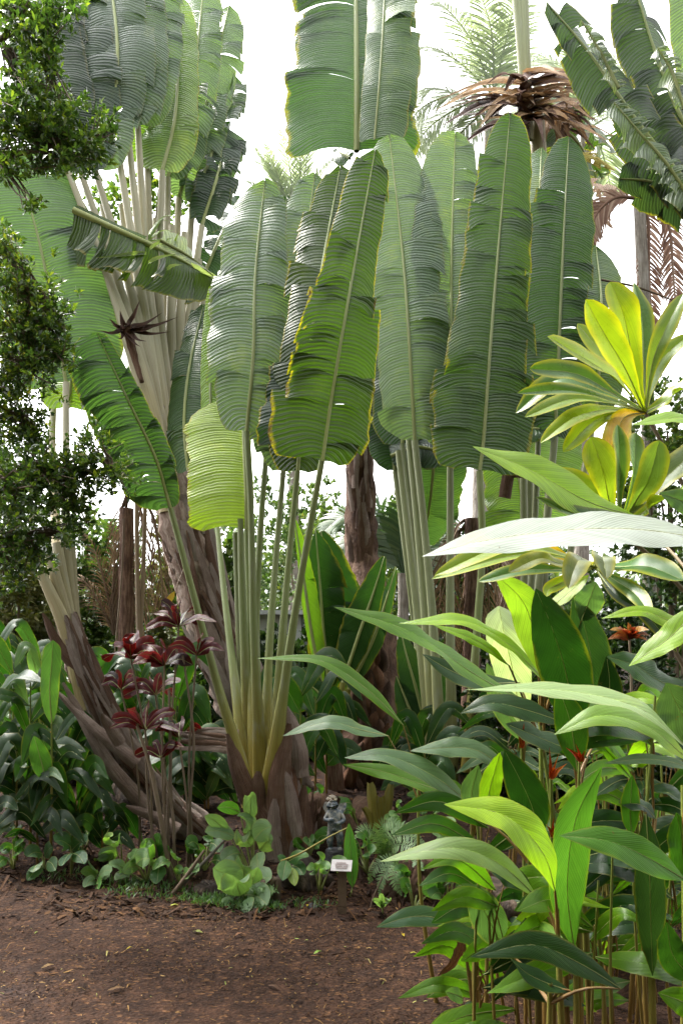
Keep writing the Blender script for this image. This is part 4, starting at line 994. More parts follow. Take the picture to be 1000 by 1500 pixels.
# ------------------------------------------------------------------ the dark evergreen at the left edge
def evergreen():
    rg = np.random.default_rng(60)
    d0 = 4.6
    t = thing('evergreen_tree', 'small-leaved dark evergreen tree reaching in from the left edge', 'tree', G(-120, d0))
    mb = MB(); tube(mb, pp([(-120, 1320), (-110, 1000), (-90, 700), (-60, 400), (-40, 150), (-20, -60)], d0), [.09, .08, .07, .06, .05, .04], 9, lump=.06); mb.build('trunk', M['wood_stem'], t)
    # limbs: rows of photo x, y, depth; each carries sprays of leaves inside ellipses (x, y, rx, ry, count)
    limbs = [
        ([(-80, 640), (-10, 570), (60, 520), (95, 480)], 4.5, [(15, 470, 50, 60, 90), (45, 430, 40, 40, 50), (6, 360, 22, 26, 30), (8, 560, 30, 30, 40), (85, 520, 24, 30, 34), (60, 475, 38, 42, 70), (30, 540, 50, 40, 80), (82, 470, 18, 26, 24), (10, 400, 26, 30, 30)]),
        ([(-80, 760), (0, 700), (80, 690), (165, 690)], 4.4, [(60, 690, 55, 36, 105), (120, 690, 45, 34, 85), (165, 695, 26, 26, 36), (105, 740, 40, 28, 60), (20, 720, 50, 40, 90), (135, 640, 26, 24, 22)]),
        ([(-80, 820), (-10, 790), (40, 780)], 4.45, [(15, 790, 45, 40, 85), (50, 810, 30, 26, 40), (100, 780, 34, 22, 36), (18, 850, 26, 18, 24)]),
        ([(-80, 600), (-20, 610), (40, 610)], 4.6, [(20, 610, 48, 42, 90), (50, 640, 30, 30, 45)]),
        ([(-60, 300), (0, 235), (70, 218), (150, 205)], 4.3, [(30, 190, 40, 36, 62), (80, 200, 40, 26, 62), (130, 205, 36, 30, 54), (60, 240, 40, 16, 30), (155, 190, 16, 24, 20), (105, 240, 40, 20, 34), (60, 175, 50, 20, 44), (8, 240, 18, 26, 24), (48, 300, 18, 12, 10)]),
        ([(-50, 120), (0, 60), (50, 30), (95, 10)], 4.3, [(25, 30, 36, 40, 70), (60, 60, 28, 40, 48), (75, 95, 14, 24, 18), (40, 130, 45, 20, 44), (12, 165, 26, 26, 34), (95, 155, 34, 14, 30), (70, 40, 30, 40, 40), (95, 8, 30, 14, 34), (30, 100, 26, 16, 20), (10, 5, 24, 20, 26)]),
    ]
    for limb, d, sprays in limbs:
        mb = MB(); c = pp(limb, d)
        tube(mb, c, [.03, .02, .012, .005], 7)
        b = mb.build('branch', M['wood_stem'], t)
        tw = MB(); lv = MB()
        for (x, y, rx, ry, n) in sprays:
            rx *= 1.32; ry *= 1.32
            n = int(n * 1.6)
            q = nrm(rg.normal(0, 1, (n, 3))) * (rg.uniform(0, 1, (n, 1)) ** .5) * (1 + .25 * rg.normal(0, 1, (n, 1)))
            ctr = np.array([P(x + q_[0] * rx, y + q_[2] * ry, d + q_[1] * .28) for q_ in q])
            C0 = np.array(P(x, y, d)); near = np.array(min(c, key=lambda p: (p - Vector(C0)).length))
            out = nrm(ctr - C0) * .8 + np.array([.25, -.25, .55]) + rg.normal(0, .35, (n, 3))
            rosettes(lv, ctr, out, 7, .042, .0095, rg, .7, .95)
            for k in range(0, n, 3):
                tube(tw, [Vector(near), Vector(near * .4 + C0 * .6) + Vector(rg.normal(0, .02, 3)), Vector(ctr[k])], [.006, .004, .002], 4, K=5)
        tw.build('twigs', M['wood_stem'], b)
        o = lv.build('foliage', M['evergreen'], b)
evergreen()
bush('vine', 'thin yellow-leaved vine growing behind the high fan of stalks', 'vine', 205, 7.8, 260, 150, M['evergreen'], 150, 7, .07, .02, 61, 350, stems=2)

# ------------------------------------------------------------------ broad leaves: a helper
UPN = (0, -.55, .8)
def leaf(t, mid, hw, d, col, N=UPN, profile='lance', mat='broad_leaf', edge=.15, stalk=None, label=None, fold=.22, droop=.18, wave=.085, n=26, m=4, sr=2.6, smat='stem', tears=(0, 0), seed=None, rib=1.8, name='leaf', slant=.15):
    seed = rs.randrange(9999) if seed is None else seed
    c = pp(mid, d)
    mb = MB()
    w_ = app(c, N, hw)
    if name == 'leaf': N = [N, tuple(q + rs.uniform(-.22, .22) for q in N), tuple(q + rs.uniform(-.4, .4) for q in N)]
    blade(mb, c, w_, N, profile, n, m, fold, droop, wave, rs.uniform(1.2, 2.6), tears, slant, .012, seed, .06, .12)
    o = mb.build(name, M[mat], t, (*col, edge))
    if label: o['label'] = label
    dd = c[0].y / F
    mr = MB(); rib *= .55
    tube(mr, c[:-1] + [c[-1].lerp(c[-2], .1)], [rib * dd, rib * .6 * dd, .3 * dd], 5, .8, K=12)
    if stalk: tube(mr, [c[0]] + pp(stalk, d), [rib * dd, sr * dd], 5, 1, K=8)
    mr.build('leaf_stalk' if stalk else 'midrib', M['midrib'], o)
    return o

G1 = (.022, .066, .009); G2 = (.011, .038, .007); G3 = (.062, .14, .008); GL = (.15, .26, .010); GW = (.07, .125, .055); GB = (.019, .047, .014)

# ------------------------------------------------------------------ yellow-green ti plants at right
def ti(name, label, px, d, base_y, crown, leaves, stem_r=.008):
    t = thing(name, label, 'plant', G(px, d))
    mb = MB(); tube(mb, [G(px, d, -.03), P((px * 3 + crown[0]) / 4, (base_y + crown[1]) / 2, d), P(crown[0], crown[1], d)], [stem_r * 1.3, stem_r, stem_r * .8], 8, K=14); mb.build('stem', M['wood_stem'], t)
    for L in leaves:
        mid, hw, col = L[0], L[1], L[2]
        kw = L[3] if len(L) > 3 else {}
        k = dict(profile='ti', mat='ti_leaf', edge=.6, N=(rs.uniform(-.25, .25), -.8, .6), fold=.36, droop=.12, rib=2.2); k.update(kw)
        leaf(t, [(crown[0], crown[1], d)] + mid, hw * .84, d, col, **k)
    return t
YL = (.18, .26, .018); YG = (.14, .22, .02); TG = (.06, .13, .03); YO = (.50, .30, .015)
ti('ti_plant', 'upper yellow-green ti plant spreading a rosette before the palm leaves at right', 1070, 2.6, 1100, (944, 604), [
    ([(925, 520, 2.6), (912, 460, 2.58), (893, 413, 2.6)], 27, YL, {'N': (.2, -1, .1)}), ([(915, 540, 2.5), (885, 490, 2.45), (857, 439, 2.42)], 29, YL, {'N': (-.1, -1, .2)}),
    ([(942, 530, 2.7), (940, 470, 2.75), (928, 414, 2.8)], 20, TG, {'N': (.3, -1, .1)}), ([(900, 555, 2.4), (855, 525, 2.3), (801, 493, 2.25)], 20, YL), ([(905, 540, 2.7), (875, 510, 2.75), (845, 474, 2.8)], 15, YG),
    ([(890, 585, 2.4), (830, 572, 2.3), (757, 576, 2.25)], 15, TG), ([(890, 590, 2.45), (835, 585, 2.4), (768, 611, 2.35)], 15, YG), ([(890, 600, 2.5), (840, 612, 2.4), (791, 649, 2.35)], 18, YL, {'N': (-.2, -.9, .5)}),
    ([(900, 606, 2.5), (865, 620, 2.45), (824, 662, 2.4)], 18, YL), ([(915, 610, 2.5), (902, 635, 2.45), (890, 672, 2.4)], 25, YO, {'N': (.2, -1, .2), 'label': 'orange dying leaf', 'edge': .9}),
    ([(955, 530, 2.6), (975, 480, 2.6), (1000, 430, 2.6)], 19, (.13, .2, .05)), ([(960, 540, 2.7), (985, 510, 2.7), (1012, 490, 2.7)], 17, YG), ([(900, 580, 2.7), (820, 555, 2.8), (755, 605, 2.85)], 13, TG),
    ([(895, 575, 2.6), (845, 548, 2.6), (775, 540, 2.6)], 14, TG), ([(970, 590, 2.6), (1000, 570, 2.55), (1030, 580, 2.5)], 18, YG)])
ti('ti_plant', 'middle ti plant with upright oval leaves above the long white leaf', 1085, 2.35, 1150, (905, 775), [
    ([(892, 735, 2.35), (882, 690, 2.3), (865, 640, 2.3)], 29, (.19, .28, .03), {'N': (-.15, -1, .1)}), ([(906, 730, 2.3), (907, 680, 2.28), (904, 622, 2.3)], 14, TG, {'N': (.5, -.8, .1)}),
    ([(920, 730, 2.35), (928, 690, 2.35), (930, 634, 2.4)], 15, (.08, .17, .03), {'N': (.7, -.7, .1)}), ([(930, 735, 2.3), (950, 700, 2.25), (965, 645, 2.25)], 26, (.13, .22, .05), {'N': (.1, -1, .1)}),
    ([(950, 745, 2.3), (985, 725, 2.2), (1030, 712, 2.15)], 20, YG), ([(930, 760, 2.2), (850, 755, 2.1), (783, 728, 2.1)], 15, GW, {'edge': .2}), ([(935, 740, 2.3), (985, 690, 2.3), (1040, 640, 2.3)], 26, (.11, .16, .06)),
    ([(890, 740, 2.5), (845, 705, 2.55), (790, 690, 2.6)], 15, YG)])
ti('ti_plant', 'lower ti plant half hidden below the long white leaf, with yellowing tips', 1060, 2.5, 1200, (870, 830), [
    ([(820, 812, 2.4), (740, 800, 2.3), (636, 843, 2.25)], 17, YL), ([(815, 815, 2.5), (745, 815, 2.5), (632, 848, 2.45)], 12, YG), ([(820, 826, 2.4), (790, 818, 2.35), (744, 838, 2.3)], 16, (.17, .2, .1)), ([(850, 820, 2.3), (840, 835, 2.25), (832, 862, 2.22)], 24, (.17, .2, .12), {'N': (.1, -1, .4)}),
    ([(880, 815, 2.3), (885, 830, 2.25), (888, 848, 2.22)], 20, (.17, .2, .12), {'N': (.1, -1, .4)}), ([(830, 835, 2.5), (770, 835, 2.5), (700, 852, 2.5)], 14, TG), ([(840, 845, 2.4), (805, 862, 2.35), (800, 874, 2.3)], 13, YL, {'edge': .9}),
    ([(830, 820, 2.6), (790, 800, 2.6), (760, 795, 2.6)], 12, YO), ([(900, 850, 2.3), (930, 870, 2.2), (955, 905, 2.1)], 16, TG), ([(910, 830, 2.3), (950, 830, 2.2), (1000, 850, 2.1)], 24, (.06, .15, .03)), ([(900, 870, 2.3), (945, 900, 2.25), (990, 955, 2.2)], 14, GB)])

# ------------------------------------------------------------------ the heliconia thicket at right
def shoot(label, base, d, top, leaves, r=.011, name='heliconia', group=None, smat='stem', bend=0, dust=True):
    """one cane with the leaves it carries; base and top are photo x (y) of the cane"""
    t = thing(name, label, 'plant', G(base, d), group)
    g = G(base, d, -.03); e = P(top[0], top[1], d)
    mid = g.lerp(e, .5) + Vector((bend, 0, 0))
    mb = MB(); tube(mb, [g, mid, e], [r * 1.25, r, r * .6], 7, K=14); mb.build('stem', M[smat], t)
    for L in leaves:
        kw = L[3] if len(L) > 3 else {}
        mid_, hw, col = L[:3]
        k = dict(kw)
        if 'stalk' not in k and k.pop('join', True):
            f = k.pop('at', .9)
            p0 = P(*mid_[0]); s = g.lerp(e, f)
            c = MB(); tube(c, [s, s.lerp(p0, .5) + Vector((0, 0, .02)), p0], [r * .6, r * .4, r * .3], 5, K=8)
            o = leaf(t, mid_, hw, d, col, **k)
            c.build('leaf_stalk', M['stem' if smat == 'stem' else smat], o)
        else:
            k.pop('at', None)
            leaf(t, mid_, hw, d, col, **k)
    return t
def flower(t, x, y, d, dirs, mats=('red_bract', 'orange_petal')):
    for k, (dx, dy, w) in enumerate(dirs):
        mb = MB(); blade(mb, pp([(x, y, d), (x + dx * .5, y + dy * .5 - 2, d - .02), (x + dx, y + dy, d - .03)]), w / F * d, (0, -1, .3), 'spike', 10, 3, .7, .1, .02, 2); mb.build('flower_bract', M[mats[k % len(mats)]], t)
HG = 'heliconia canes of the right-hand thicket'
shoot('heliconia cane with the long lime leaf pointing left at the dark palm trunk', 830, 3.0, (790, 1060), [
    ([(770, 1030, 2.95), (690, 985, 2.9), (600, 925, 2.85), (489, 889, 2.8)], 17, G3, {'N': (.1, -.6, .8), 'label': 'long bright lime leaf'}),
    ([(800, 1000, 2.8), (745, 945, 2.75), (680, 910, 2.7), (584, 913, 2.7)], 12, GL), ([(745, 975, 2.75), (700, 940, 2.75), (632, 914, 2.75)], 7, GL),
    ([(760, 1000, 3.1), (710, 1000, 3.1), (665, 985, 3.1), (618, 958, 3.1)], 13, GB)], group=HG, bend=.03)
shoot('heliconia cane with a large upright dark green leaf and a pale leaf beside it', 850, 2.7, (845, 1090), [
    ([(842, 1065, 2.65), (828, 985, 2.62), (808, 920, 2.6), (784, 862, 2.62)], 38, G2, {'N': (-.1, -1, .1), 'profile': 'oval', 'label': 'large upright dark green leaf'}),
    ([(868, 1060, 2.9), (868, 990, 2.9), (856, 920, 2.9), (838, 875, 2.9)], 30, GB, {'N': (.1, -1, .1), 'profile': 'oval'}), ([(880, 1080, 2.85), (892, 1010, 2.85), (888, 960, 2.85)], 18, G2, {'N': (.1, -1, .1)})], group=HG)
shoot('heliconia cane bearing the whitish round-tipped leaf before the grey stalks', 775, 3.3, (765, 1080), [
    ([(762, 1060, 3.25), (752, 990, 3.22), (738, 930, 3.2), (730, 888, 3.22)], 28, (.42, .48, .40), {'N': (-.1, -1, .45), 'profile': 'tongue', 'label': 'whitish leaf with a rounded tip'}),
    ([(770, 1090, 3.3), (735, 1030, 3.3), (712, 970, 3.3)], 18, GW, {'N': (-.3, -1, .1)})], group=HG)
shoot('heliconia cane with the slender leaf reaching farthest left past the front stalks', 640, 3.25, (612, 1130), [
    ([(590, 1062, 3.2), (540, 1012, 3.2), (470, 968, 3.2), (376, 964, 3.2)], 10, G3, {'N': (0, -.6, .8), 'label': 'slender leaf reaching far left'}),
    ([(568, 1078, 3.3), (530, 1070, 3.3), (480, 1058, 3.3), (414, 1078, 3.3)], 12, GW, {'at': .85})], group=HG, r=.008, bend=-.03)
shoot('heliconia cane whose pale leaf tops show white below the dark trunk', 700, 2.9, (690, 1190), [
    ([(690, 1180, 2.88), (640, 1140, 2.85), (570, 1108, 2.85), (504, 1110, 2.85)], 17, GW, {'N': (0, -.6, .8)}), ([(685, 1172, 2.95), (620, 1150, 2.95), (560, 1130, 2.95), (502, 1120, 2.95)], 12, G3),
    ([(745, 1130, 2.9), (700, 1100, 2.9), (660, 1095, 2.9), (600, 1100, 2.9)], 14, GW), ([(700, 1200, 2.9), (660, 1180, 2.9), (620, 1160, 2.9)], 16, G1)], group=HG)
shoot('heliconia cane arching a sheen-white leaf to the right edge', 1010, 2.1, (1000, 1150), [
    ([(1010, 1100, 2.0), (940, 1040, 1.98), (830, 1012, 1.97), (680, 1010, 1.97)], 15, (.24, .33, .15), {'N': (0, -.4, .95), 'label': 'long pale-topped arching leaf'}),  # white sky sheen is put into this leaf's base colour
    ([(1015, 1120, 2.05), (950, 1066, 2.03), (880, 1048, 2.02), (811, 1076, 2.02)], 18, (.17, .27, .07), {'N': (0, -.6, .8)})], group=HG)  # sky sheen lightens this leaf colour too
shoot('heliconia cane with a grey-green leaf arching over the upright lime one', 870, 2.6, (845, 1120), [
    ([(830, 1060, 2.55), (770, 1040, 2.52), (720, 1030, 2.5), (674, 1045, 2.5)], 19, GB, {'N': (0, -.7, .7)}), ([(860, 1110, 2.65), (800, 1085, 2.65), (740, 1060, 2.65)], 20, GB), ([(845, 1130, 2.5), (835, 1060, 2.5), (815, 1000, 2.5)], 24, G1, {'N': (-.2, -1, .1)})], group=HG)
shoot('heliconia cane with a pair of upright oval leaves, one yellowish and one dark', 790, 2.55, (785, 1240), [
    ([(790, 1225, 2.5), (778, 1180, 2.48), (760, 1140, 2.47), (738, 1098, 2.48)], 27, G2, {'N': (-.1, -1, .1), 'profile': 'oval', 'label': 'dark green upright oval leaf'}),
    ([(712, 1195, 2.6), (716, 1160, 2.6), (724, 1130, 2.6), (732, 1102, 2.6)], 16, GL, {'N': (.3, -1, .1), 'profile': 'oval', 'label': 'yellowish upright leaf'}),
    ([(700, 1195, 2.65), (690, 1165, 2.65), (700, 1120, 2.65)], 16, GW, {'N': (.2, -1, .2)})], group=HG)
shoot('heliconia cane with the brightest lime leaf slanting down to the right', 830, 2.25, (815, 1330), [
    ([(812, 1305, 2.2), (795, 1250, 2.17), (740, 1195, 2.15), (650, 1178, 2.15)], 29, (.21, .33, .025), {'N': (.25, -.75, .6), 'label': 'brightest lime leaf'}),
    ([(790, 1318, 2.3), (730, 1265, 2.28), (660, 1242, 2.27), (556, 1262, 2.27)], 18, (.14, .21, .07), {'N': (0, -.7, .7)})], group=HG)
shoot('heliconia cane with a tall twisted green leaf standing among orange flowers', 848, 2.3, (842, 1400), [
    ([(840, 1390, 2.28), (830, 1300, 2.26), (842, 1200, 2.25), (881, 1122, 2.25)], 30, (.06, .15, .025), {'N': (.25, -1, .1), 'label': 'tall twisted green leaf'}),
    ([(780, 1310, 2.4), (760, 1290, 2.4), (722, 1270, 2.4), (702, 1262, 2.4)], 16, GB)], group=HG)
shoot('heliconia cane with a glossy green leaf pointing left near the right edge', 1010, 2.0, (1005, 1310), [
    ([(1005, 1290, 1.95), (945, 1255, 1.93), (890, 1232, 1.92), (818, 1224, 1.92)], 26, (.065, .16, .025), {'N': (.1, -.8, .6), 'label': 'glossy green leaf pointing left'}),
    ([(1015, 1300, 2.1), (1000, 1240, 2.1), (990, 1190, 2.1)], 26, G1, {'N': (.1, -1, .1)})], group=HG)
shoot('heliconia cane with bluish dark leaves low over the path', 800, 2.2, (805, 1440), [
    ([(908, 1448, 2.12), (850, 1412, 2.12), (780, 1384, 2.12), (688, 1402, 2.12)], 22, GB, {'N': (.1, -.8, .6), 'label': 'low bluish dark leaf'}),
    ([(835, 1452, 2.2), (800, 1440, 2.2), (770, 1425, 2.2), (745, 1402, 2.2)], 14, G2), ([(735, 1388, 2.55), (722, 1360, 2.53), (700, 1320, 2.5), (676, 1294, 2.5)], 26, (.06, .11, .05), {'N': (.2, -1, .2), 'profile': 'oval'})], group=HG)
shoot('heliconia cane with a single leaf laid out over the path edge', 700, 3.0, (678, 1370), [
    ([(672, 1362, 3.0), (640, 1345, 3.0), (600, 1343, 3.0), (551, 1358, 3.0)], 15, (.06, .12, .06), {'N': (0, -.8, .6)})], group=HG, r=.008)
shoot('heliconia cane with a long drooping dark leaf near the right edge', 960, 2.25, (950, 1250), [
    ([(945, 1190, 2.2), (950, 1270, 2.18), (952, 1350, 2.18), (955, 1430, 2.2)], 24, GB, {'N': (.1, -1, .1), 'label': 'long drooping dark leaf'}), ([(925, 1225, 2.3), (922, 1190, 2.3), (925, 1135, 2.3)], 14, G1, {'N': (.2, -1, .1)}),
    ([(960, 1200, 2.3), (940, 1180, 2.3), (905, 1175, 2.3)], 12, GB)], group=HG)
shoot('heliconia cane at the right edge with a white-lit leaf underside', 1040, 2.0, (1030, 1140), [
    ([(1030, 1135, 1.95), (985, 1117, 1.93), (940, 1112, 1.92), (884, 1118, 1.92)], 10, GW, {'N': (0, -.6, .8)}), ([(1030, 1090, 2.1), (1005, 1060, 2.1), (975, 1000, 2.1)], 34, GW, {'N': (.1, -1, .2)}),
    ([(1020, 1010, 2.2), (970, 1000, 2.2), (930, 975, 2.2), (888, 962, 2.2)], 20, G1), ([(1030, 880, 1.9), (985, 930, 1.88), (950, 955, 1.88), (920, 976, 1.88)], 18, GL), ([(1040, 900, 2.1), (990, 912, 2.08), (940, 895, 2.08), (880, 906, 2.08)], 10, GL)], group=HG)
shoot('heliconia cane crossing the frame with the long flat sheen-white leaf', 1080, 1.8, (1075, 820), [
    ([(1075, 800, 1.75), (960, 778, 1.73), (850, 775, 1.72), (720, 790, 1.72), (618, 815, 1.72)], 27, (.36, .40, .36), {'N': (0, -.55, .85), 'label': 'long flat leaf shining white', 'profile': 'lance', 'edge': 0, 'fold': .05, 'droop': .05}),  # glancing sky reflection is put into the white base colour
    ([(930, 756, 2.2), (860, 735, 2.15), (780, 690, 2.12), (692, 654, 2.1)], 24, (.18, .29, .025), {'N': (.3, -.7, .6), 'label': 'long lime leaf above the white one'}),
    ([(1060, 625, 1.9), (1000, 612, 1.9), (925, 622, 1.9)], 11, GL), ([(1040, 760, 1.9), (1000, 735, 1.9), (965, 722, 1.9)], 18, GW, {'N': (-.2, -1, .3)})], group=HG, r=.012)
shoot('heliconia cane with a yellow-green leaf angled up behind the dark oval leaf', 800, 2.9, (790, 1010), [
    ([(788, 985, 2.85), (782, 930, 2.85), (765, 880, 2.82), (722, 838, 2.8)], 27, (.18, .28, .03), {'N': (-.3, -1, .1), 'label': 'yellow-green leaf angled up'}), ([(850, 910, 2.9), (862, 880, 2.9), (872, 852, 2.9)], 22, GW, {'N': (.2, -1, .2)}), ([(800, 895, 2.7), (830, 870, 2.7), (862, 842, 2.7)], 11, YL)], group=HG)
shoot('short heliconia cane at the bottom right corner with one lime leaf', 1000, 1.95, (1000, 1490), [
    ([(1035, 1490, 1.9), (1000, 1468, 1.9), (963, 1454, 1.9)], 20, G3, {'N': (0, -.9, .5)}), ([(1020, 1440, 2.0), (985, 1400, 2.0), (975, 1350, 2.0)], 22, G1, {'N': (.1, -1, .1)})], group=HG)
mbt = shoot('small seedling with one oval leaf on the path under the thicket', 672, 2.9, (675, 1475), [
    ([(678, 1462, 2.85), (670, 1458, 2.82), (652, 1452, 2.8)], 11, (.1, .19, .06), {'N': (.2, -.8, .6), 'profile': 'oval'}), ([(676, 1480, 2.9), (690, 1474, 2.9), (700, 1480, 2.9)], 7, G1)], r=.004, name='seedling')
f1 = thing('heliconia', 'heliconia cane holding red and orange bracts in the middle of the thicket', 'plant', G(812, 2.6), HG)
mb = MB(); tube(mb, [G(812, 2.6, -.02), P(808, 1260, 2.55), P(806, 1120, 2.5)], [.009, .008, .005], 6); mb.build('stem', M['stem'], f1)
flower(f1, 806, 1140, 2.48, [(-2, -46, 4), (24, -22, 5), (10, -16, 5), (12, -36, 3)])
flower(f1, 808, 1225, 2.48, [(12, -18, 6), (-9, -18, 4), (16, -4, 4), (2, -28, 4)], ('orange_petal', 'red_bract'))
f2 = thing('heliconia', 'heliconia cane with one thin red bract beside the yellowish leaf', 'plant', G(770, 2.8), HG)
mb = MB(); tube(mb, [G(770, 2.8, -.02), P(766, 1200, 2.75), P(763, 1090, 2.7)], [.007, .006, .004], 6); mb.build('stem', M['stem'], f2)
flower(f2, 763, 1095, 2.68, [(4, -36, 5), (-6, -24, 4), (8, -18, 4)], ('red_bract', 'orange_petal', 'red_bract'))
f3 = thing('heliconia', 'heliconia cane with a sharp red bract leaning right by the dark leaves', 'plant', G(850, 2.5), HG)
mb = MB(); tube(mb, [G(850, 2.5, -.02), P(846, 1240, 2.45), P(848, 1112, 2.4)], [.008, .007, .004], 6); mb.build('stem', M['stem'], f3)
flower(f3, 850, 1115, 2.38, [(-22, -20, 6), (6, -16, 5), (-8, -26, 4)], ('red_bract',))
# plain canes and leafy filler further back in the thicket
rg2 = random.Random(77)
USED = set()
NUM = {2: 'two', 3: 'three', 4: 'four', 5: 'five', 6: 'six', 7: 'seven', 8: 'eight', 9: 'nine'}
def where(px, top, marks):
    return min(marks, key=lambda m: abs(m[0] - px) + .45 * abs(m[1] - top))[2]
def say(kind, n, light, lean, px, top, marks):
    base = kind + ' with ' + NUM[n] + ' ' + light + ' leaves' 
    for extra in ('', ' bent ' + lean, ' reaching ' + ('high' if top < 1150 else 'low'), ' bent ' + lean + ', ' + ('high' if top < 1150 else 'low')):
        l = base + extra + ' near ' + where(px, top, marks)
        if l not in USED:
            USED.add(l); return l
    return None
RIGHT = [(730, 960, 'the whitish round-tipped leaf'), (810, 950, 'the upright dark green leaf'), (830, 1020, 'the arching pale-topped leaf'), (740, 1250, 'the brightest lime leaf'), (840, 1260, 'the tall twisted leaf'), (900, 1240, 'the glossy left-pointing leaf'), (950, 1320, 'the long drooping dark leaf'),
         (790, 1400, 'the low bluish dark leaf'), (705, 1340, 'the dull oval leaf'), (760, 1150, 'the upright oval pair'), (950, 1110, 'the white-lit leaf at right'), (990, 1050, 'the pale leaf at the right edge'), (985, 1460, 'the bottom right corner'), (690, 1150, 'the grey palm stalks'), (880, 1100, 'the red bracts'), (870, 1400, 'the canes below the twisted leaf')]
LEFT = [(5, 1000, 'the far left edge'), (40, 980, 'the dark evergreen'), (75, 960, 'the rippled upright leaf'), (110, 1050, 'the leaning trunk top'), (150, 1180, 'the leaning trunk foot'), (55, 1100, 'the bright green leaf at left'), (195, 980, 'the crimson-leaved plant'), (240, 960, 'the maroon-leaved plant'), (270, 920, 'the highest red crown'), (300, 1080, 'the dried leaf base'), (330, 980, 'the bent trunk'), (15, 1140, 'the lower left edge'), (60, 1200, 'the small left seedlings'), (215, 1080, 'the pinkish red plant'), (120, 1190, 'the stump')]
MIDDLE = [(440, 1010, 'the front stalks'), (462, 1040, 'the young banana'), (478, 1080, 'the statue'), (420, 1000, 'the pale shed'), (606, 1060, 'the small dark banana'), (622, 1100, 'the grey stalks')]
FILL = ['with narrow dark leaves', 'with broad shaded leaves', 'with a bent brown cane', 'with one leaf folded down', 'with two leaves crossing', 'with a yellowing lower leaf']
WHERE = ['behind the whitish leaf', 'behind the upright dark leaf', 'behind the orange flowers', 'below the arching white leaf', 'at the right edge, low down', 'behind the brightest lime leaf', 'near the path edge', 'left of the stone mound', 'under the glossy leaf', 'deep in the shade at right', 'beside the red bracts', 'behind the drooping dark leaf', 'between the twisted leaf and the edge', 'behind the low bluish leaf', 'next to the grey stalks', 'at the back of the thicket']
for k in range(50):
    px = rg2.uniform(690, 1010); d = rg2.uniform(2.7, 4.6); top = rg2.uniform(1010, 1290)
    if k >= 26: top = rg2.uniform(1220, 1420); d = rg2.uniform(2.4, 3.6)
    lv = []
    light = rg2.choice(('dark green', 'mid green', 'mid green', 'bright green', 'bright green'))
    pal = {'dark green': (G2, G2, GB), 'mid green': (G1, G1, G3), 'bright green': (G3, GL, G3)}[light]
    tip = px + rg2.uniform(-25, 25); n_ = rg2.randint(3, 5)
    for j in range(n_):
        s = rg2.choice((-1, 1)); y0 = top + rg2.uniform(0, 110); ln = rg2.uniform(60, 130) * 3.2 / d; up = rg2.uniform(-.6, 1.0)
        x0 = px + rg2.uniform(-8, 8)
        lv.append(([(x0, y0, d), (x0 + s * ln * .5, y0 - ln * .45 * up - 12, d - rg2.uniform(0, .2)), (x0 + s * ln, y0 - ln * .55 * up + 10, d - rg2.uniform(0, .3))], rg2.uniform(9, 17) * 3.2 / d, rg2.choice(pal), {'N': (rg2.uniform(-.3, .3), -.8, rg2.uniform(.2, .8)), 'at': rg2.uniform(.6, .95)}))
    lab = say('heliconia cane', n_, light, 'left' if tip < px else 'right', px, top, RIGHT)
    if lab and len(lab.split()) < 17: shoot(lab, px, d, (tip, top), lv, rg2.uniform(.005, .008), group=HG, bend=rg2.uniform(-.05, .05))
for k in range(7):                                            # bare orange-brown canes at the foot
    px = 700 + k * 42 + rg2.uniform(-6, 6); d = rg2.uniform(2.2, 3.2); tx = px + rg2.uniform(-30, 20); ty = rg2.uniform(1180, 1340)
    mb = MB(); g = G(px, d, -.02); e = P(tx, ty, d); tube(mb, [g, g.lerp(e, .5) + Vector((rg2.uniform(-.03, .03), 0, 0)), e], [rg2.uniform(.005, .008), .005, .003], 6, K=10)
    o = mb.build('cane', M['stem'])
    tag(o, 'bare brown cane at the foot of the right-hand thicket', 'cane', 'bare canes at the foot of the thicket')
mb = MB(); blade(mb, pp([(668, 1358, 2.9), (674, 1385, 2.88), (664, 1410, 2.87), (640, 1430, 2.87)]), .028, (.6, -.8, .1), 'lance', 18, 3, .6, .6, .15, 2); tag(mb.build('dead_leaf', M['dead_leaf'], None, (.11, .06, .03, .5)), 'curled brown dead leaf hanging over the path edge', 'dead leaf')

# ------------------------------------------------------------------ red-leaved ti plants at left
RD = (.042, .006, .006); RP = (.055, .015, .018); RK = (.018, .006, .007)
def redti(label, base, d, crown, n, ln, seed, hw=13, pink=.3, spread=1.0):
    hw *= .62; ln *= .84; n = int(n * .75)
    r_ = random.Random(seed)
    t = thing('red_ti_plant', label, 'plant', G(base, d), 'red-leaved ti plants')
    g = G(base, d, -.03); e = P(*crown, d)
    mb = MB(); tube(mb, [g, g.lerp(e, .5) + Vector((r_.uniform(-.06, .06), 0, 0)), e], [.009, .007, .006], 6, K=14); mb.build('stem', M['wood_stem'], t)
    for k in range(n):
        a = math.pi * (.0 + 1.0 * (k + r_.uniform(.1, .9)) / n); l = ln * r_.uniform(.75, 1.15)
        dx, dy = math.cos(a) * spread, -math.sin(a) * .85
        dz = r_.uniform(-.35, .25)
        c = RP if r_.random() < pink else (RK if r_.random() < .3 else RD)
        leaf(t, [(crown[0], crown[1], d), (crown[0] + dx * l * .5, crown[1] + dy * l * .5 - 5, d + dz * .5), (crown[0] + dx * l, crown[1] + dy * l + 8, d + dz)], hw, d, c, N=(r_.uniform(-.9, .9), -.7, r_.uniform(.1, .8)), profile='tongue' if k % 2 else 'lance', mat='red_leaf', edge=.3, fold=.3, rib=1.6)
    return t
redti('red ti plant with its crown highest, in front of the bent trunk', 258, 5.0, (262, 918), 11, 66, 1, 11)
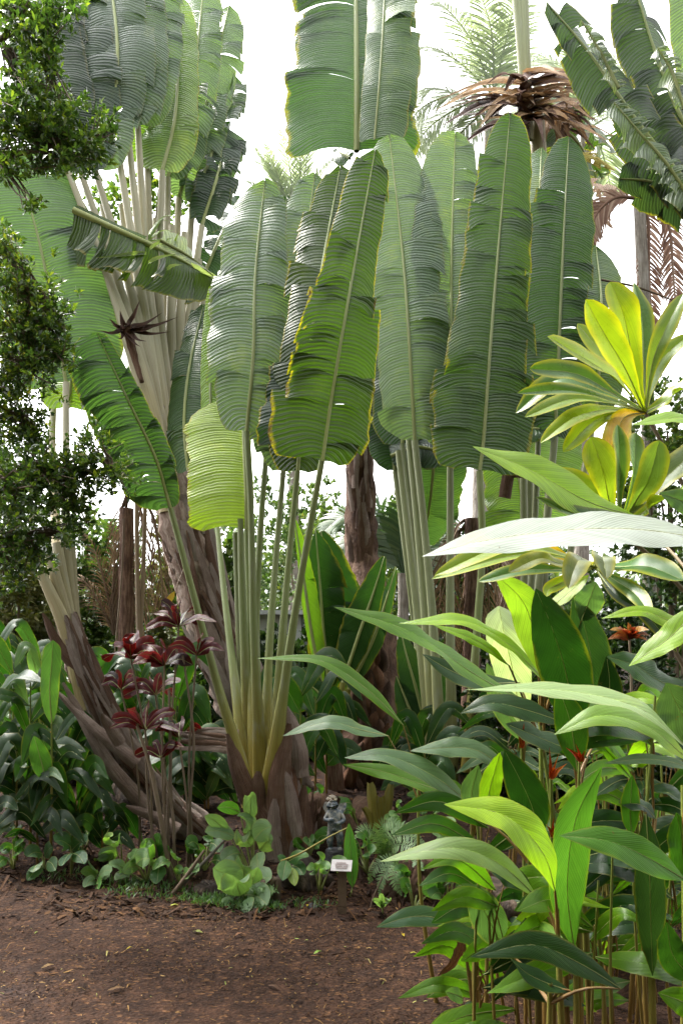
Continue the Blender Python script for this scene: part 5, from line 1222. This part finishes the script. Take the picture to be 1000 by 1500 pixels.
redti('red ti plant whose wide crimson leaves spread at the left of the group', 222, 5.1, (192, 965), 9, 62, 2, 15, .2)
redti('red ti plant with dense maroon leaves in the middle of the group', 250, 4.95, (241, 975), 10, 58, 3, 14, .15)
redti('short red ti plant with drooping pinkish leaves below the others', 238, 4.9, (213, 1068), 10, 64, 4, 12, .6, 1.1)
redti('small red ti plant with dark leaves beside the front stalks', 280, 5.0, (262, 1080), 6, 46, 5, 12, .2)

for q, (bx, d, cr, n, ln, lab) in enumerate([(205, 5.15, (178, 1010), 7, 50, 'small maroon ti crown low at the left of the red group'), (285, 4.95, (288, 960), 7, 52, 'dark red ti crown touching the front stalks'), (232, 5.2, (228, 1018), 8, 52, 'dusky red ti crown tucked below the maroon one'), (250, 4.85, (236, 1110), 6, 48, 'lowest drooping purple-red ti crown of the group')]):
    redti(lab, bx, d, cr, n, ln, 20 + q, 11, .4)

# a croton with orange leaves far right
t = thing('croton', 'small orange-leaved croton in the shade at right', 'plant', G(922, 4.6))
mb = MB(); tube(mb, [G(922, 4.6, -.02), P(924, 1020, 4.6), P(921, 935, 4.6)], [.012, .01, .007], 6); mb.build('stem', M['wood_stem'], t)
for k in range(11):
    a = math.pi * (k + .5) / 11; l = 26 + 6 * (k % 3)
    leaf(t, [(921, 937, 4.6), (921 + math.cos(a) * l * .5, 934 - math.sin(a) * l * .45, 4.5), (921 + math.cos(a) * l, 940 - math.sin(a) * l * .7, 4.45)], 6, 4.6, [(.24, .08, .02), (.14, .05, .02), (.22, .12, .02)][k % 3], N=(0, -.8, .6), mat='red_leaf', rib=1)

# ------------------------------------------------------------------ dark banana leaves behind the front palm
K_ = thing('banana_plant', 'young banana plant with dark torn leaves between the front stalks and the dark trunk', 'plant', G(490, 6.9))
mb = MB(); tube(mb, [G(490, 6.9, -.03), P(486, 1100, 6.9), P(480, 1010, 6.9)], [.09, .07, .05], 9); mb.build('stem', M['dark_sheath'], K_)
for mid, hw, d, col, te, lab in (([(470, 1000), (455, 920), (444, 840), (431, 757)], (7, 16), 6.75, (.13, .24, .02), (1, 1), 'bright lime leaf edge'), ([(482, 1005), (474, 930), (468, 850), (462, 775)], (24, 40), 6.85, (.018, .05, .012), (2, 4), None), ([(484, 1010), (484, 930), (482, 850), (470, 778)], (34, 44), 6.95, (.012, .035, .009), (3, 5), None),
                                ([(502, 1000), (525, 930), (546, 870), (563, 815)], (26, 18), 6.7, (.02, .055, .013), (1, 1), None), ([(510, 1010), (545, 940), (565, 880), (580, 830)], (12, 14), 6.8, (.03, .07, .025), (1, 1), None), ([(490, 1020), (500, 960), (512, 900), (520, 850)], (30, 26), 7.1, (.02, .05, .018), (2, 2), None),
                                ([(486, 1060), (470, 1020), (450, 1000)], (20, 24), 6.7, (.03, .075, .025), (0, 0), None)):
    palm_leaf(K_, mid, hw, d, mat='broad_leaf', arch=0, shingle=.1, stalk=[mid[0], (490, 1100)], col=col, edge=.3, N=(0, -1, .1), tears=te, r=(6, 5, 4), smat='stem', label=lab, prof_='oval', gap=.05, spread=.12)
K2 = thing('banana_plant', 'small dark banana plant between the dark trunk and the grey stalks', 'plant', G(620, 6.6))
for mid, hw, col in (([(628, 1090), (612, 1020), (595, 960), (586, 920)], (20, 22), (.02, .05, .018)), ([(622, 1100), (600, 1040), (580, 990)], (18, 18), (.03, .07, .025)), ([(632, 1080), (640, 1000), (636, 940)], (18, 18), (.025, .06, .02))):
    palm_leaf(K2, mid, hw, 6.6, [mid[0], (622, 1190)], col, .2, mat='broad_leaf', arch=0, shingle=.1, tears=(0, 1), r=(6, 5, 4), smat='stem', prof_='oval')

# ------------------------------------------------------------------ ginger bed at the left and low plants
def ginger(label, px, d, top, n, seed, ln=(50, 98), hw=(8, 14), cols=(G2, GB, G1, G2), group='broad-leaved ginger stems', name='ginger', spread=1.0, lean=0):
    r_ = random.Random(seed)
    t = thing(name, label, 'plant', G(px, d), group)
    g = G(px, d, -.02); e = P(px + lean, top, d)
    mb = MB(); tube(mb, [g, g.lerp(e, .5), e], [.010, .008, .004], 6, K=10); mb.build('stem', M['stem'], t)
    for k in range(n):
        f = .25 + .75 * (k + .5) / n
        s = 1 if (k % 2) else -1
        s *= r_.uniform(.5, 1.0) * spread
        q = g.lerp(e, f)
        x0 = 500 + q.x * F / d; y0 = YH - (q.z - CAMH) * F / d
        l = r_.uniform(*ln); up = r_.uniform(-.1, 1.5)
        dz = r_.uniform(-.35, .15)
        leaf(t, [(x0, y0, d), (x0 + s * l * .5, y0 - l * .45 * up - 14, d + dz * .6), (x0 + s * l, y0 - l * .3 * up + r_.uniform(-10, 30), d + dz)], r_.uniform(*hw), d, r_.choice(cols), N=(-s * r_.uniform(-.3, .8), -.75, r_.uniform(.0, .8)), profile=r_.choice(('lance', 'lance', 'oval')), rib=1.0)
    return t
GN = ['with a tall bright blade', 'with broad drooping leaves', 'with glossy grey-lit leaves', 'with narrow upright leaves', 'with leaves hanging low']
GW_ = ['at the far left edge', 'under the dark evergreen', 'beside the leaning sheaths', 'behind the red-leaved plants', 'in the shade of the bent trunk', 'left of the broad-leaved seedlings', 'by the path edge at left', 'next to the pale stalks', 'between two darker stems', 'at the back of the left bed']
spots = [(-5, 5.4, 1010), (20, 5.6, 980), (45, 5.3, 1000), (60, 5.9, 960), (100, 5.9, 1050), (15, 6.3, 960), (115, 6.4, 1010), (40, 6.6, 950), (-20, 6.0, 960), (140, 6.7, 990), (75, 5.2, 1090), (25, 5.15, 1100), (112, 5.2, 1170), (165, 6.9, 970), (-10, 5.1, 1130), (55, 5.1, 1150),
         (200, 6.6, 1010), (225, 6.8, 1000), (258, 6.5, 1020), (285, 6.2, 1110), (305, 6.1, 1130), (265, 6.2, 1090), (180, 6.4, 1100), (270, 6.3, 1110), (300, 6.1, 1150), (215, 6.2, 1150), (150, 5.2, 1215)]
for k, (px, d, top) in enumerate(spots):
    light = 'dark green' if k % 3 else 'mixed green'
    lab = say('ginger stem', 9 if k % 2 else 8, light, 'straight', px, top, LEFT)
    lab = (lab or 'ginger stem').replace('bent straight, ', '').replace('bent straight', 'upright')
    ginger(lab, px, d, top, 9 if k % 2 else 8, 200 + k, cols=(G2, GB, G1, G2, GB) if k % 3 else (GB, G1, GW, G2, GB))
gl = thing('ginger', 'ginger stem with one upright rippled leaf before the pale stalks', 'plant', G(74, 5.0))
mb = MB(); tube(mb, [G(74, 5.0, -.02), P(76, 1150, 5.0), P(76, 1060, 5.0)], [.01, .008, .005], 6); mb.build('stem', M['stem'], gl)
leaf(gl, [(76, 1060, 5.0), (73, 1010, 5.0), (76, 975, 5.0), (78, 938, 5.0)], 14, 5.0, (.05, .11, .035), N=(0, -1, .1), profile='tongue', wave=.12)
leaf(gl, [(68, 1145, 4.95), (62, 1120, 4.95), (55, 1095, 4.95), (50, 1078, 4.95)], 14, 5.0, (.06, .15, .03), N=(0, -1, .1), profile='oval', label='bright green leaf')
flower(gl, 66, 1085, 5.4, [(10, -14, 5), (-4, -16, 4), (4, -22, 4)], ('orange_petal',))
cg_ = ['behind the front palm foot', 'left of the little statue', 'behind the statue', 'by the dark trunk foot', 'behind the ferns', 'between the grey stalks and the trunk']
for k, (px, d, top) in enumerate([(440, 5.9, 1010), (462, 6.2, 1020), (478, 6.6, 1060), (420, 6.6, 1000), (606, 6.3, 1060), (622, 5.9, 1090)]):
    ginger(say('slim ginger stem', 6, 'dark green', 'straight', px, top, MIDDLE) or 'slim ginger stem', px, d, top, 6, 260 + k, (55, 90), (10, 15), group='ginger stems in the middle bed')

def hosta(label, px, d, leaves, name='broad_leaf_plant', col=(.14, .22, .11), mat='broad_leaf'):
    t = thing(name, label, 'plant', G(px, d))
    b = G(px, d, -.01)
    by = YH - (b.z - CAMH) * F / d
    for (x, y, tx, ty, hw, dz, *c) in leaves:
        leaf(t, [(x, y, d + dz), ((x + tx) / 2, (y + ty) / 2 - 4, d + dz - .05), (tx, ty, d + dz - .12)], hw * 1.2, d, c[0] if c else col, N=(rs.uniform(-.45, .45), -.85, rs.uniform(.2, .8)), profile='oval', stalk=[(px, by, d)], sr=2.2, rib=1.3, wave=.04)
    return t
hosta('clump of large pale green oval leaves at the path edge', 352, 4.55, [(352, 1300, 312, 1272, 19, 0), (352, 1312, 340, 1282, 20, -.1), (362, 1320, 378, 1270, 12, 0), (350, 1325, 352, 1345, 22, -.15), (362, 1310, 392, 1325, 18, -.1), (366, 1296, 398, 1286, 15, 0), (345, 1320, 326, 1338, 10, -.1), (370, 1320, 402, 1305, 11, -.05), (362, 1290, 350, 1255, 10, .1)])
hosta('taller oval-leaved plant at the foot of the front palm', 372, 4.75, [(368, 1240, 348, 1222, 13, 0), (372, 1230, 398, 1210, 14, -.1), (366, 1200, 368, 1160, 10, 0), (352, 1190, 318, 1183, 8, 0, (.07, .18, .03)), (372, 1220, 350, 1195, 12, 0), (380, 1245, 400, 1230, 13, 0), (352, 1250, 325, 1262, 12, 0), (376, 1250, 378, 1275, 12, -.1), (345, 1225, 300, 1218, 11, 0), (335, 1222, 300, 1195, 9, 0)])
hosta('seedling with pointed green leaves right of the front palm', 425, 4.7, [(420, 1260, 414, 1290, 9, -.1), (422, 1262, 452, 1255, 8, 0), (428, 1268, 445, 1282, 9, 0), (424, 1270, 432, 1298, 7, -.1, (.18, .26, .03)), (420, 1265, 408, 1260, 7, 0)], col=(.06, .14, .05))
hosta('low seedling clump of small oval leaves on the path edge at left', 142, 4.9, [(142, 1285, 118, 1276, 7, 0), (142, 1280, 130, 1265, 7, 0), (144, 1284, 165, 1275, 8, -.1), (142, 1290, 124, 1300, 7, -.1), (144, 1290, 160, 1285, 8, 0), (143, 1288, 143, 1306, 8, -.1, (.08, .2, .04))], name='seedling')
hosta('leafy seedling with one long leaf at the foot of the bent stems', 215, 4.85, [(205, 1270, 180, 1278, 8, 0), (212, 1265, 222, 1235, 10, 0), (220, 1262, 212, 1230, 9, -.1, (.10, .2, .05)), (222, 1270, 245, 1258, 9, 0), (185, 1275, 160, 1268, 8, 0), (190, 1280, 170, 1290, 7, 0), (200, 1265, 220, 1258, 13, -.15)], name='seedling')
hosta('pointed seedling leaves beside the thin red-plant stems', 232, 4.95, [(230, 1255, 235, 1222, 10, 0), (228, 1255, 212, 1232, 9, 0), (232, 1260, 248, 1240, 9, 0), (234, 1268, 230, 1295, 10, -.1)], name='seedling', col=(.07, .16, .05))
hosta('tiny broad-leaved seedling at the left path edge', 65, 5.0, [(62, 1250, 40, 1255, 11, 0), (66, 1256, 78, 1240, 9, 0), (70, 1262, 82, 1275, 9, -.1), (60, 1265, 48, 1278, 8, -.1), (64, 1270, 40, 1290, 7, -.1)], name='seedling', col=(.06, .12, .05))
hosta('dark seedling with drooping leaves in the left bed', 105, 4.95, [(104, 1240, 80, 1232, 12, 0), (106, 1245, 128, 1232, 11, 0), (104, 1250, 92, 1268, 10, -.1), (108, 1250, 124, 1266, 9, -.1)], name='seedling', col=(.05, .11, .05))
hosta('strap leaf plant standing right beside the little statue', 513, 4.55, [(516, 1300, 511, 1205, 9, 0, (.05, .13, .035))], col=G1)
hosta('small plant beside the path under the stone mound', 560, 4.3, [(560, 1330, 545, 1318, 4, 0), (560, 1330, 572, 1316, 4, 0), (560, 1332, 558, 1308, 4, 0)], name='seedling')
LOW = [(265, 4.8, 'between the crooked sapling and the log end'), (300, 4.95, 'behind the oval-leaved clump'), (450, 4.95, 'beside the mound left of the statue'), (468, 4.6, 'at the foot of the statue'), (538, 4.75, 'beside the upper fern'), (606, 4.35, 'at the foot of the brown mound'), (640, 4.9, 'behind the brown mound'), (655, 4.3, 'right of the brown mound'), (525, 5.4, 'behind the fern'), (590, 5.3, 'above the brown mound'), (470, 5.5, 'behind the statue'), (20, 5.05, 'at the left edge of the path'), (180, 5.0, 'before the leaning trunk'), (120, 5.15, 'under the stump'), (625, 5.6, 'below the grey stalks')]
for k, (px, d, wh) in enumerate(LOW):
    r_ = random.Random(900 + k); b = G(px, d); by = YH - (b.z - CAMH) * F / d
    rows = []
    for q in range(r_.randint(5, 8)):
        a = r_.uniform(-.2, 3.34); l = r_.uniform(22, 46) * 4.8 / d; h = r_.uniform(12, 46) * 4.8 / d
        x = px + math.cos(a) * l * .4; y = by - h
        rows.append((x, y, px + math.cos(a) * l, y - r_.uniform(-14, 16), r_.uniform(6, 11) * 4.8 / d, r_.uniform(-.15, .12)))
    hosta('low seedling with ' + ('dark' if k % 3 else 'pale') + ' green oval leaves ' + wh, px, d, rows, name='seedling', col=(.05, .12, .03) if k % 3 else (.11, .2, .07))
bush('ground_plant', 'tiny feathery weed at the foot of the oval-leaved clump', 'plant', 385, 4.45, 1310, 40, M['fern'], 40, 6, .03, .008, 91, stems=2)

# ferns
def fern(label, px, d, fronds, seed, n=34, ll=.062):
    rg = np.random.default_rng(seed)
    t = thing('fern', label, 'fern', G(px, d))
    for f in fronds:
        mb = MB(); pinnate(mb, pp(f, d), n, ll, .0045, (0, -.8, .6), .15, 1.2, rg, .004); mb.build('frond', M['fern'], t)
fern('pale green fern arching over the mound beside the statue', 562, 4.8, [[(562, 1268, 4.8), (560, 1225, 4.75), (590, 1212, 4.7), (622, 1235, 4.65)], [(562, 1268, 4.8), (548, 1222, 4.78), (530, 1215, 4.7), (520, 1228, 4.65)], [(562, 1268, 4.8), (570, 1230, 4.72), (600, 1225, 4.65), (628, 1252, 4.6)], [(562, 1268, 4.8), (556, 1215, 4.85), (575, 1205, 4.8), (600, 1215, 4.8)], [(562, 1268, 4.8), (575, 1240, 4.7), (600, 1240, 4.6), (615, 1262, 4.55)]], 1)
fern('lower fern with drooping fronds in front of the brown mound', 582, 4.55, [[(590, 1275, 4.55), (575, 1265, 4.5), (560, 1285, 4.45), (555, 1310, 4.42)], [(590, 1275, 4.55), (580, 1270, 4.45), (578, 1290, 4.4), (588, 1312, 4.38)], [(590, 1275, 4.55), (570, 1258, 4.55), (548, 1272, 4.5), (540, 1295, 4.5)], [(590, 1275, 4.55), (605, 1262, 4.5), (620, 1275, 4.45)]], 2, 28, .045)
# ------------------------------------------------------------------ statue, label, mound, stones
def statue():
    d = 4.85; k = d / F
    base = P(490, 1246, d)
    t = thing('statue', 'small weathered statue of a winged child standing by the palm foot', 'statue', base)
    def V(x, y, z): return Vector((x * k, y * k, z * k))             # in photo pixels about the base
    # plinth
    mb = MB(); tube(mb, [base + V(0, 0, -26), base + V(0, 0, -6), base + V(0, 0, 0), base + V(0, 0, 2)], [19 * k, 17 * k, 15 * k, 13 * k], 12, N=(0, -1, 0), cap=True); mb.build('plinth', M['rock'], t)
    joints = {'pelvis': ((0, 0, 32), 9), 'belly': ((0, -1, 42), 9.5), 'chest': ((-1, 0, 53), 9), 'neck': ((-2, -1, 61), 4.2), 'head': ((-3.5, -2, 68), 8.2), 'top': ((-4, -2, 74), 8.0),
              'hipl': ((-5, 0, 28), 6.8), 'kneel': ((-7, -3, 15), 5.2), 'anklel': ((-6, 0, 4), 3.4), 'toel': ((-7, -7, 2.5), 2.6), 'hipr': ((5, 0, 28), 6.8), 'kneer': ((8, -2, 16), 5.2), 'ankler': ((7, 1, 4), 3.4), 'toer': ((8, -6, 2.5), 2.6),
              'shl': ((-9, 0, 55), 4.6), 'ell': ((-14, -3, 46), 3.8), 'wrl': ((-6, -11, 47), 3.0), 'hal': ((-2, -12, 49), 3.0), 'shr': ((8, 0, 55), 4.6), 'elr': ((14, -3, 45), 3.8), 'wrr': ((6, -11, 42), 3.0), 'har': ((2, -12, 43), 3.0)}
    names = list(joints)
    E_ = [('pelvis', 'belly'), ('belly', 'chest'), ('chest', 'neck'), ('neck', 'head'), ('head', 'top'), ('pelvis', 'hipl'), ('hipl', 'kneel'), ('kneel', 'anklel'), ('anklel', 'toel'), ('pelvis', 'hipr'), ('hipr', 'kneer'), ('kneer', 'ankler'), ('ankler', 'toer'),
          ('chest', 'shl'), ('shl', 'ell'), ('ell', 'wrl'), ('wrl', 'hal'), ('chest', 'shr'), ('shr', 'elr'), ('elr', 'wrr'), ('wrr', 'har')]
    me = bpy.data.meshes.new('body')
    me.from_pydata([V(*joints[n][0]) for n in names], [(names.index(a), names.index(b)) for a, b in E_], [])
    o = bpy.data.objects.new('body', me); COL.objects.link(o); o.parent = t
    me.materials.append(M['statue'])
    sk = o.modifiers.new('skin', 'SKIN')
    for i, n in enumerate(names):
        r = joints[n][1] * k
        me.skin_vertices[0].data[i].radius = (r, r)
        me.skin_vertices[0].data[i].use_root = (n == 'pelvis')
    sk.use_smooth_shade = True
    sb = o.modifiers.new('subdivision', 'SUBSURF'); sb.levels = 2; sb.render_levels = 2
    # curly hair cap, brows, nose, mouth
    rg = np.random.default_rng(3)
    mb = MB()
    for q in range(46):
        a = rg.uniform(0, 6.28); e = rg.uniform(.25, 1.5)
        p = base + V(-4 + 8.2 * math.cos(a) * math.cos(e), -1 + 8.2 * math.sin(a) * math.cos(e), 72 + 8.4 * math.sin(e))
        tube(mb, [p - V(0, 0, 1.6), p, p + V(0, 0, 1.6)], [.5 * k, 1.7 * k, .5 * k], 6, K=5)
    mb.build('hair', M['statue_head'], t)
    mb = MB(); tube(mb, [base + V(-4.5, -10, 69), base + V(-4.7, -11.4, 67), base + V(-4.6, -10.4, 65.8)], [.6 * k, 1.3 * k, 1.2 * k], 6, K=6, cap=True)
    for sx in (-1, 1): tube(mb, [base + V(-4.6 + sx * 5.4, -8.4, 70), base + V(-4.6 + sx * 3, -10, 71), base + V(-4.6 + sx * 1, -10, 70)], [.5 * k, .9 * k, .5 * k], 5, K=5, cap=True)
    tube(mb, [base + V(-7, -9, 63), base + V(-4.6, -10, 62.6), base + V(-2.4, -9, 63)], [.4 * k, .9 * k, .4 * k], 5, K=5, cap=True)
    mb.build('face', M['statue'], t)
    mb = MB()
    for sx in (-1, 1):
        blade(mb, [base + V(sx * 3, 7, 52), base + V(sx * 10, 11, 60), base + V(sx * 15, 12, 68)], 7 * k, (0, -1, .1), 'oval', 10, 3, .1, .1, .05, 2, (3, 3))
    mb.build('wing', M['statue'], t)
    mb = MB(); tube(mb, [base + V(-9, 0, 30), base + V(0, -5, 33), base + V(9, 0, 30)], [3 * k, 5 * k, 3 * k], 8, cap=True); tube(mb, [base + V(6, -4, 32), base + V(9, -6, 24), base + V(8, -5, 14)], [3.5 * k, 3.5 * k, 1.5 * k], 8, cap=True); mb.build('drapery', M['statue'], t)
    mb = MB()
    for h in ((-2, -12, 49), (2, -12, 43)):
        for f in range(4): tube(mb, [base + V(h[0], h[1], h[2] + 1.2 - f * .9), base + V(h[0] + (2 if h[0] < 0 else -2), h[1] - 1.6, h[2] + 1.6 - f * .9), base + V(h[0] + (3.6 if h[0] < 0 else -3.6), h[1] - .6, h[2] + 1.2 - f * .9)], [.8 * k, .7 * k, .4 * k], 5, K=5)
    mb.build('fingers', M['statue'], t)
statue()

def plant_label():
    d = 4.3; k = d / F
    g = G(501, d)
    t = thing('plant_label', 'low wooden post with a tilted pale plant label at the path edge', 'sign', g)
    h = CAMH + (YH - 1272) * k
    mb = MB(); w = 6.2 * k
    rows = []
    for z, s in ((-.05, 1.05), (.1, 1.0), (.22, 1.03), (h, .97)):
        rows.append([(g.x + x * w * s, d + y * w * .7 * s, g.z * 0 + (g.z + z if z < .2 else z)) for x, y in ((-1, -1), (1, -1), (1, 1), (-1, 1), (-1, -1))])
    mb.grid(np.array(rows), np.array([[(r * .3, c / 4) for c in range(5)] for r in range(4)])); mb.build('post', M['post'], t, smooth=False)
    c = P(500, 1268, d - .02)
    u = Vector((1, .02, -.05)).normalized(); v = Vector((.12, .55, .8)).normalized(); nn = u.cross(v)
    def slab(mb, c, a, b, th, mi=0):
        V = [c + u * sx * a + v * sy * b + nn * sz * th for sz in (-1, 1) for sx, sy in ((-1, -1), (1, -1), (1, 1), (-1, 1))]
        mb.quads(V, [(0, 3, 2, 1), (4, 5, 6, 7), (0, 1, 5, 4), (1, 2, 6, 5), (2, 3, 7, 6), (3, 0, 4, 7)], [(0, 0)] * 8, mi)
    mb = MB(); slab(mb, c, 15 * k, 8.5 * k, .005); pl = mb.build('plate', M['plate'], t, smooth=False)
    mb = MB()
    for y, a, x in ((3.6, 7, -1), (1.2, 9.5, 0), (-1.4, 5, -4), (-1.6, 3, 6), (-4, 8, 0)):
        slab(mb, c + u * x * k + v * y * k + nn * .0068, a * k, .6 * k, .0008)
    mb.build('print', M['print'], pl, smooth=False)
plant_label()

def lump(name, label, cat, px, py, d, rx, ry, mat, seed, rough=.18, depth=.8, shred=0):
    rg = np.random.default_rng(seed)
    k = d / F; c = P(px, py, d)
    th = np.linspace(0, math.pi, 22)[:, None]; ph = np.linspace(0, 2 * math.pi, 37)[None, :]
    X = np.sin(th) * np.cos(ph); Y = np.sin(th) * np.sin(ph); Z = np.cos(th) + 0 * ph
    r = 1 + rough * (np.sin(X * 4 + seed) * np.sin(Y * 5 + 1) + .6 * np.sin(Z * 7 + X * 6 + seed * 2) + .35 * np.sin(X * 15) * np.sin(Z * 13 + Y * 11))
    Vv = np.stack([X * r * rx * k, Y * r * rx * k * depth, Z * r * ry * k], -1) + np.array(c)
    mb = MB(); mb.grid(Vv[:, ::-1], np.stack([Z * ry * k + 0 * X, (ph / 6.28) + 0 * th], -1))
    if not shred:
        return tag(mb.build(name, M[mat]), label, cat)
    t = thing(name, label, cat, (c.x, c.y, float(gz(c.x, c.y))))
    mb.build('core', M[mat], t)
    for q in range(shred):
        a = rg.uniform(-2.6, -.5) ; e = rg.uniform(-.5, 1.1)
        o = Vector((math.cos(a) * math.cos(e) * rx * k, math.sin(a) * math.cos(e) * rx * k * depth, math.sin(e) * ry * k))
        tn = Vector((rg.normal(0, .3), rg.normal(0, .3), -1)).normalized() * rg.uniform(14, 34) * k
        p = c + o * 1.02
        m2 = MB(); blade(m2, [p - tn * .5, p + o * .10, p + tn * .5 + o * .05], rg.uniform(2.5, 6) * k, (o.x, o.y, o.z), 'sheath', 6, 2, 0, .4, .1, 3, (0, 0), 0, .2, seed * 100 + q)
        m2.build('husk_strip', M[('husk', 'bark', 'dark_sheath')[q % 3]], t)
    return t
lump('root_mound', 'brown fibrous mound of old roots in front of the right-hand stalks', 'mound', 612, 1300, 4.6, 58, 48, 'husk', 3, .12, .8, 46)
lump('root_mound', 'dark fibrous mound behind the statue at the foot of the front palm', 'mound', 470, 1240, 5.3, 52, 75, 'husk', 4, .14, .7, 40)
lump('root_mound', 'low brown mound of roots and litter between statue and dark trunk', 'mound', 545, 1225, 5.9, 70, 52, 'husk', 14, .14, .7, 44)
lump('rock', 'black lava stone on the path edge left of the label post', 'rock', 458, 1338, 4.4, 16, 13, 'rock', 5)
lump('log', 'dark rotten log end under the oval-leaved clump', 'log', 312, 1318, 4.65, 38, 26, 'charred', 6, .2)
lump('rock', 'dark stone half buried below the little statue', 'rock', 445, 1290, 4.75, 40, 30, 'charred', 7, .2)
lump('stump', 'blackened stump behind the leaning trunk at left', 'stump', 190, 1195, 6.1, 40, 62, 'charred', 8, .2)
lump('rock', 'dark stone in the thicket behind the low bluish leaf', 'rock', 745, 1330, 3.6, 62, 40, 'charred', 9, .2)

# cut green stalks of a young palm
t = thing('cut_palm', 'young palm with cut yellow-green stalks in front of the dark trunk', 'palm', G(550, 5.6))
for x0, x1, y1, w, lean in ((552, 541, 1148, 8, -.3), (556, 557, 1168, 9, 0), (562, 574, 1150, 8, .4), (548, 532, 1184, 6, -.4)):
    mb = MB(); blade(mb, pp([(x0, 1240, 5.42), ((x0 + x1) / 2, 1200, 5.4), (x1, y1, 5.38)]), w / F * 5.6, (lean, -1, .1), 'slab', 12, 4, -.5, .3, .04, 2, (0, 0), .3, .06, int(y1)); mb.build('cut_stalk', M['palm_stalk'], t)
for x, y, l in ((585, 1195, 26), (592, 1188, 20), (575, 1205, 22)):
    mb = MB(); blade(mb, pp([(x - 8, y + l, 5.4), (x, y + l * .4, 5.4), (x + 6, y - 4, 5.35)]), 7 / F * 5.4, (.2, -1, .2), 'sheath', 8, 3, 0, .3, .15, 2, (0, 0), 0, .15); mb.build('torn_sheath', M['sheath'], t)

# thin woody stems and twigs
def stick(label, rows, d, r, mat='wood_stem', name='stick', cat='stick', group=None):
    mb = MB(); tube(mb, pp(rows, d), [r, r * .85, r * .6], 6, K=14, lump=.05, seed=int(rows[0][0])); tag(mb.build(name, M[mat]), label, cat, group)
stick('crooked grey sapling stem rising by the red ti plants', [(252, 1292), (240, 1225), (222, 1130), (200, 1060)], 4.85, .016, name='sapling_stem', cat='stem')
stick('second sapling stem twisted beside the crooked one', [(248, 1288), (246, 1200), (250, 1120), (248, 1010)], 4.9, .013, name='sapling_stem', cat='stem')
stick('thin straight sapling stem just left of the front palm', [(275, 1270), (278, 1180), (284, 1080), (268, 960)], 4.95, .010, name='sapling_stem', cat='stem')
stick('broken branch leaning on the dark log end', [(245, 1320), (272, 1285), (300, 1245)], 4.6, .014)
stick('brown stick leaning across under the oval leaves', [(262, 1300), (300, 1262), (330, 1230)], 4.7, .012, 'grey_bark')
stick('dry twig propped on the ground right of the label post', [(540, 1355), (545, 1320), (560, 1285)], 4.35, .005)
stick('bent thin vine hanging by the dead fronds', [(182, 760), (178, 850), (168, 960)], 7.9, .012, 'wood_stem', 'vine', 'vine')
stick('pale green fallen stalk lying on the path at left', [(15, 1308, 4.75), (40, 1312, 4.7), (70, 1318, 4.65)], 4.7, .009, 'palm_stalk', 'fallen_stalk', 'stalk')
stick('brown fallen stalk lying on the soil by the left seedlings', [(95, 1302, 4.9), (115, 1304, 4.88), (135, 1306, 4.86)], 4.9, .009, 'wood_stem', 'fallen_stalk', 'stalk')
stick('thin dark twig arching across the upper right', [(880, 410), (930, 420), (985, 440)], 5.0, .008, 'wood_stem', 'twig', 'twig')
stick('yellow-green twig reaching across before the statue', [(410, 1262, 4.6), (440, 1250, 4.6), (478, 1228, 4.6), (510, 1212, 4.6)], 4.6, .006, 'palm_stalk', 'twig', 'twig')

# ------------------------------------------------------------------ single fallen leaves on the path
FL = [(465, 1398, 3.9, .045, (.16, .26, .05), 'pale green fallen leaf on the path in front of the label post'), (590, 1372, 4.15, .035, (.48, .36, .03), 'yellow fallen leaf on the path right of the label post'),
      (605, 1400, 3.75, .03, (.40, .38, .05), 'small yellow-green leaf fallen right of the path middle'), (614, 1456, 3.35, .03, (.36, .30, .05), 'yellowish leaf on the path near the bottom edge'),
      (290, 1370, 4.1, .05, (.14, .16, .04), 'olive fallen leaf at the path edge under the clump'), (190, 1393, 3.9, .03, (.42, .34, .04), 'small yellow leaf on the open path at left'),
      (70, 1420, 3.7, .055, (.22, .14, .06), 'tan dry leaf on the path at left'), (170, 1452, 3.45, .06, (.15, .09, .045), 'brown dry leaf lying near the bottom left'),
      (505, 1318, 4.5, .03, (.45, .28, .03), 'ochre leaf on the soil beside the post'), (450, 1330, 4.5, .03, (.5, .38, .03), 'yellow leaf on the soil beside the black stone'), (255, 1330, 4.6, .04, (.3, .32, .06), 'yellow-green leaf on the mossy path edge'),
      (350, 1372, 4.0, .04, (.2, .1, .05), 'rust brown leaf on the path below the oval clump'), (560, 1440, 3.5, .03, (.3, .2, .07), 'straw coloured leaf right of the path middle'), (400, 1450, 3.45, .045, (.14, .08, .05), 'dark brown leaf on the path near the bottom middle')]
for px, py, d, s, col, lab in FL:
    d = CAMH * F / (py - YH) if gz(PX(px, d), d) < .02 else d
    s *= .62; g = G(px, d, .012); a = rs.uniform(0, 6.28)
    u = Vector((math.cos(a), math.sin(a), .05)) * s
    mb = MB(); blade(mb, [g - u, g + Vector((0, 0, .006)), g + u], s * .36, (0, 0, 1), 'oval', 10, 3, .1, .05, .15, 1.5)
    tag(mb.build('fallen_leaf', M['broad_leaf' if col[1] > col[0] else 'dead_leaf'], None, (*col, .8)), lab, 'leaf')
mb = MB(); blade(mb, pp([(243, 885, 6.3), (250, 876, 6.3), (256, 866, 6.3)]), .024, (.3, -1, .2), 'oval', 8, 3, .2, .1)
o = tag(mb.build('dangling_leaf', M['yellow_petal']), 'yellow leaf dangling on a thread before the bent brown trunk', 'leaf')
mb = MB(); tube(mb, pp([(256, 866, 6.3), (262, 850, 6.4), (272, 826, 6.62)]), [.003, .003, .003], 4, K=6); mb.build('thread', M['wood_stem'], o)
